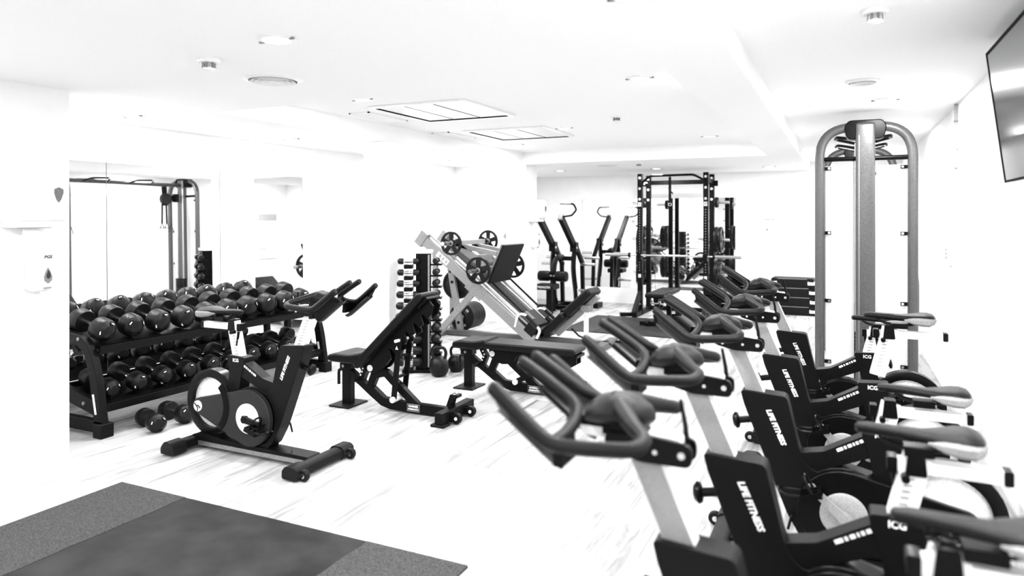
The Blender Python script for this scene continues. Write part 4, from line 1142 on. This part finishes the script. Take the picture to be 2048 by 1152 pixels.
# ------------------------------------------------------------------ stacked aerobic steps
for k in range(4):
    nm = ('bottom', 'second lowest', 'second highest', 'top')[k]
    ox = (-.005, .012, -.008, -.02)[k]
    sp_ = thing('aerobic_step', '%s black aerobic step of the stack by the far wall' % nm, 'step platform', (-.70 + ox, 12.15, k * .148), R((1, -1.5, 1, -2)[k]), 'stacked aerobic steps')
    sp_.scale = (.85, 1, 1)
    obj('platform_body', MB().prism(rpoly([(-.36, .045), (.36, .045), (.375, .125), (.355, .146), (-.355, .146), (-.375, .125)], .012), -.17, .17), 'black_rubber', sp_)
    obj('platform_skirt', MB().box(-.26, .26, -.165, .165, .002, .05), 'black_rubber', sp_)
    obj('tread_edge', MB().box(-.26, .26, -.172, -.168, .134, .140), 'sign_grey', sp_)
    for s in (-1, 1):
        obj('riser', MB().prism(rpoly([(s * .27, .045), (s * .385, .045), (s * .385, .09), (s * .31, .09), (s * .27, .10)][::s], .006), -.176, .176), 'white_plastic', sp_)
        obj('riser_foot', MB().box(min(s * .26, s * .39), max(s * .26, s * .39), -.165, .165, .002, .044), 'black_rubber', sp_)

# ------------------------------------------------------------------ cable crossover
CX, CY0, CY1 = .175, 6.70, 9.05
cm = thing('cable_crossover', 'tall grey cable crossover with arched towers joined by a pull-up beam', 'cable machine', (CX, (CY0 + CY1) / 2, 0))
C0 = W(cm)
def tower(y, s):
    hw = .355; h = 2.33
    pts = fillet([(CX - hw, y, .03), (CX - hw, y, h), (CX + hw, y, h), (CX + hw, y, .03)], .26, 10)
    ar = obj('tower_arch', MB().tube(pts, .040, 14), 'tower_grey', cm, C0)
    obj('centre_column', MB().prism(rpoly([(CX - .075, y - .075), (CX + .075, y - .075), (CX + .075, y + .02), (CX - .075, y + .02)], .025), .05, 2.36, 'xy'), 'tower_grey', cm, C0, bev=.02)
    obj('column_groove', MB().box(CX - .052, CX - .044, y - .0775, y - .074, .1, 2.25), 'steel_grey', cm, C0)
    obj('top_cap', MB().prism(rpoly([(CX - .14, 2.22), (CX + .14, 2.22), (CX + .165, 2.33), (CX + .13, 2.385), (CX - .13, 2.385), (CX - .165, 2.33)], .04), y - .05, y + .09), 'black_smooth', cm, C0, bev=.008)
    obj('cross_brace', MB().cyl((CX - hw, y, 2.06), (CX + hw, y, 2.06), .020, n=12), 'black_smooth', cm, C0)
    for q in (-1, 1):
        pn = obj('weight_shroud', MB().box(min(CX + q * .085, CX + q * .31), max(CX + q * .085, CX + q * .31), y + .010, y + .016, .12, 2.0), 'frosted_shroud', cm, C0)
        for z in (1.98, 1.42, .83, .30):
            c = obj('shroud_clip', MB().beam((CX + q * .32, y + .003, z), (CX + q * .265, y + .003, z), .012, .030), 'black_smooth', cm, C0)
            obj('clip_screw', MB().cyl((CX + q * .280, y - .004, z), (CX + q * .280, y - .012, z), .011, n=10), 'chrome', c)
    obj('base_foot', MB().box(CX - .42, CX + .42, y - .10, y + .16, 0, .05), 'tower_grey', cm, C0, bev=.01)
    # weight stack on the inner side
    for k in range(14):
        obj('stack_plate', MB().box(CX - .11, CX + .11, y + s * .05 - (.05 if s < 0 else 0), y + s * .05 + (.05 if s > 0 else 0), .12 + k * .032, .148 + k * .032), 'black_smooth', cm, C0)
    for q in (-.07, .07): obj('guide_rod', MB().cyl((CX + q, y + s * .075, .06), (CX + q, y + s * .075, 2.20), .011, n=10), 'chrome', cm, C0)
    obj('pulley_carriage', MB().box(CX - .05, CX + .05, y + s * .13, y + s * .20, 1.95, 2.10), 'black_smooth', cm, C0, bev=.01)
    pu = obj('pulley_wheel', MB().lathe([(.012, -.014), (.05, -.014), (.042, 0), (.05, .014), (.012, .014)], (CX, y + s * .22, 2.02), (1, 0, 0), 20, closed=True), 'black_smooth', cm, C0)
    obj('cable', MB().cyl((CX, y + s * .265, 2.02), (CX, y + s * .265, 1.55), .005, n=8), 'black_smooth', cm, C0)
    obj('stirrup_handle', MB().tube([(CX - .06, y + s * .265, 1.42), (CX, y + s * .265, 1.55), (CX + .06, y + s * .265, 1.42)], .007, 8, closed=True), 'black_rubber', cm, C0)
tower(CY0, 1); tower(CY1, -1)
obj('top_beam', MB().cyl((CX, CY0, 2.26), (CX, CY1, 2.26), .032, n=16), 'tower_grey', cm, C0)
for yc in (7.35, 8.15):
    for s in (-1, 1):
        hd = obj('pull_up_handle', MB().tube(fillet([(CX + s * .02, yc - .2, 2.26), (CX + s * .22, yc - .16, 2.30), (CX + s * .24, yc + .12, 2.31), (CX + s * .02, yc + .22, 2.26)], .05), .014, 10), 'black_rubber', cm, C0)
        obj('handle_end', MB().cyl((CX + s * .235, yc + .08, 2.309), (CX + s * .238, yc + .115, 2.31), .018, n=10), 'white_metal', hd)
sg = thing('sling_trainer', 'black suspension trainer hanging from the cable crossover beam beside the far tower', 'strap', (CX - .02, CY1 - .42, 2.226))
obj('strap_body', MB().beam((0, 0, 0), (-.01, .02, -.34), .09, .02, (1, 0, 0)), 'black_rubber', sg)
obj('pulley_disc', MB().cyl((-.03, .03, -.22), (.03, .03, -.22), .10, n=18), 'guard_grey', sg)
for q in (-1, 1):
    obj('strap_tail', MB().beam((0, q * .04, -.30), (0, q * .05, -.66), .03, .006, (1, 0, 0)), 'black_rubber', sg)
    obj('strap_handle', MB().tube([(0, q * .05 - .04, -.74), (0, q * .05, -.64), (0, q * .05 + .04, -.74)], .011, 8, closed=True), 'black_rubber', sg)

rm = thing('hanging_mat', 'black exercise mat hung on the right wall behind the cable tower', 'mat', (XR, 10.02, 0))
obj('mat_sheet', MB().prism(rpoly([(-.22, .28), (.22, .28), (.22, .80), (.14, .85), (-.14, .85), (-.22, .80)], .04), -.05, -.02, 'yz'), 'black_rubber', rm)
obj('hook', MB().cyl((0, 0, .91), (-.07, 0, .92), .008, n=8).ball((-.07, 0, .92), .012, .012, .012), 'black_smooth', rm)
obj('mat_loop', MB().tube([(-.04, -.06, .84), (-.055, 0, .932), (-.04, .06, .84)], .006, 8), 'black_rubber', rm)

# ------------------------------------------------------------------ television, dispensers, signs
tv = thing('television', 'wall-mounted flat television tilted down at the upper right edge', 'television', (XR, 3.72, 2.08))
tv_r = (0, R(-7), 0)
obj('tv_body', MB().box(-.125, -.085, -.60, .60, -.335, .335), 'black_smooth', tv, rot=tv_r, bev=.004)
obj('tv_screen', MB().box(-.128, -.1245, -.592, .592, -.325, .327), 'screen', tv, rot=tv_r)
obj('bezel', MB().box(-.131, -.124, -.602, -.588, -.335, .337).box(-.131, -.124, .588, .602, -.335, .337).box(-.131, -.124, -.602, .602, .324, .338).box(-.131, -.124, -.602, .602, -.337, -.326), 'dark_void', tv, rot=tv_r)
obj('wall_bracket', MB().box(-.09, 0, -.15, .15, -.12, .12), 'black_paint', tv)

def towel_dispenser(name, label, x, y, z, sx=1, rz=0, group='paper towel dispensers'):
    t = thing(name, label, 'dispenser', (x, y, z), rz, group)
    obj('cover', MB().prism(rpoly([(0, -.14), (.13, -.14), (.185, -.115), (.20, .10), (.17, .155), (0, .155)], .035), -.145, .145), 'white_plastic', t, bev=.022)
    obj('back_tray', MB().box(0, .15, -.13, .13, -.165, -.13), 'white_plastic', t, bev=.008)
    obj('outlet', MB().box(.06, .12, -.08, .08, -.168, -.163), 'grey_mark', t)
    w_ = [(.0, .042), (.026, .030), (.026, .008), (.012, -.030), (0, -.046), (-.012, -.030), (-.026, .008), (-.026, .030)]
    obj('level_window', MB().prism([(a + .075, b + .02) for a, b in w_], .194, .2005, 'yz'), 'tinted_window', t, rot=(0, R(-2), 0))
    obj('paper_tail', MB().box(.085, .089, -.06, .03, -.21, -.165), 'print_white', t)
    return t
def soap_dispenser(label, x, y, z):
    t = thing('soap_dispenser', label, 'dispenser', (x, y, z), 0, 'soap dispensers')
    obj('body', MB().prism(rpoly([(0, -.11), (.075, -.12), (.10, -.08), (.095, .12), (.08, .135), (0, .135)], .02), -.065, .065), 'white_plastic', t, bev=.014)
    d = [(0.0, .050), (.014, .022), (.022, -.004), (.020, -.026), (0, -.042), (-.020, -.026), (-.022, -.004), (-.014, .022)]
    pb = obj('push_button', MB().prism([(a + .012, b - .03) for a, b in d], .096, .106, 'yz'), 'grey_mark', t)
    obj('button_core', MB().prism([(a * .5 + .012, b * .55 - .022) for a, b in d], .1055, .109, 'yz'), 'print_black', pb)
    obj('nozzle', MB().cyl((.06, .01, -.12), (.06, .01, -.138), .014, n=12), 'white_plastic', t)
    obj('drip_mark', MB().prism([(-.012, -.095), (.036, -.095), (.028, -.102), (-.004, -.102)], .095, .0985, 'yz'), 'grey_mark', t)
    text('PGS', .026, 'print_black', t, (.0985, .015, .082), (PI / 2, 0, PI / 2), 'dispenser_lettering', .1, .0006, .0008)
towel_dispenser('towel_dispenser', 'large white paper towel dispenser on the near left wall above the soap dispenser', -4.30, 2.47, 1.66)
soap_dispenser('white soap dispenser with a dark teardrop button on the near left wall', -4.30, 2.53, 1.24)
towel_dispenser('towel_dispenser', 'white paper towel dispenser on the far pier beside the high row machine', -4.20, 9.58, 1.66)
soap_dispenser('white soap dispenser on the far pier below the paper towel dispenser', -4.20, 9.62, 1.22)

ps = thing('poster', 'small white notice with black script on the far wall right of the squat rack', 'poster', (-1.09, YF, 1.43))
obj('sheet', MB().box(-.105, .105, -.006, 0, -.15, .15), 'print_white', ps)
hp_ = MB()
for q, l in ((-.075, .032), (-.035, .028), (0, .014), (.02, .035)): hp_.box(q, q + l, -.0068, -.006, .088, .102)
obj('heading_print', hp_, 'print_black', ps)['kind'] = 'stuff'
for k in range(5): obj('text_line', MB().box(-.06 + .01 * (k % 2), .06 - .012 * (k % 3), -.0066, -.006, .062 - k * .022, .066 - k * .022), 'sign_grey', ps)
obj('script_print', MB().tube(smooth([(-.085, -.007, -.095), (-.065, -.007, -.085), (-.05, -.007, -.055), (-.06, -.007, -.09), (-.035, -.007, -.055), (-.045, -.007, -.092), (-.02, -.007, -.08), (0, -.007, -.088), (.02, -.007, -.078), (.04, -.007, -.088), (.055, -.007, -.07), (.085, -.007, -.084)], 4), .0028, 5), 'print_black', ps)
obj('lower_edge', MB().box(-.105, .105, -.0075, -.006, -.152, -.148), 'sign_grey', ps)

for nm, lab, y, z, hy, hz in (('wall_sign', 'upper small sign on the right wall near the cable tower', 6.66, 2.155, .055, .05), ('wall_sign', 'lower small sign on the right wall near the cable tower', 6.70, 2.03, .075, .075)):
    t = thing(nm, lab, 'sign', (XR, y, z), 0, 'small signs on the right wall')
    obj('sign_plate', MB().box(-.012, 0, -hy, hy, -hz, hz), 'sign_grey', t); obj('sign_face', MB().box(-.0135, -.012, -hy + .008, hy - .008, -hz + .008, hz - .008), 'print_white', t)
    obj('pictogram', MB().box(-.0145, -.0135, -hy * .35, hy * .2, -hz * .5, hz * .5), 'sign_grey', t)
cb = thing('cable_duct', 'thin grey cable duct on the right wall above the small signs', 'duct', (XR, 6.62, 2.22))
obj('duct_body', MB().box(-.025, 0, -.012, .012, 0, .245), 'sign_grey', cb); obj('duct_clip', MB().box(-.03, 0, -.018, .018, .10, .115), 'grey_mark', cb)
pn = thing('control_panel', 'slim white control panel on the right wall at eye level', 'control panel', (XR, 7.05, 1.31))
obj('panel_body', MB().box(-.035, 0, -.075, .075, -.17, .17), 'white_plastic', pn, bev=.006)
obj('panel_edge', MB().box(-.036, -.001, .070, .079, -.165, .165), 'sign_grey', pn)
for k in range(3): obj('panel_button', MB().cyl((-.034, -.03, -.03 - k * .035), (-.039, -.03, -.03 - k * .035), .009, n=10), 'grey_mark', pn)
sw = thing('light_switch', 'small white light switch on the right wall above the spin bikes', 'light switch', (XR, 4.90, 1.50))
obj('switch_plate', MB().box(-.010, 0, -.04, .04, -.04, .04), 'white_plastic', sw, bev=.003); obj('rocker', MB().box(-.014, -.009, -.018, .018, -.025, .025), 'white_plastic', sw, bev=.002)

dr = struct('door_1', MB().box(XR - .03, XR, 11.48, 12.06, 0, 1.80), 'white_paint', bev=.004)
obj('vision_pane', MB().box(XR - .034, XR - .029, 11.50, 12.04, 1.62, 1.77), 'sign_grey', dr)
obj('mid_rail', MB().box(XR - .036, XR - .029, 11.50, 12.04, .765, .775), 'seam', dr)
obj('door_handle', MB().cyl((XR - .03, 11.56, 1.0), (XR - .075, 11.56, 1.0), .01, n=10).cyl((XR - .072, 11.55, 1.0), (XR - .072, 11.66, 1.0), .009, n=10), 'steel_grey', dr)
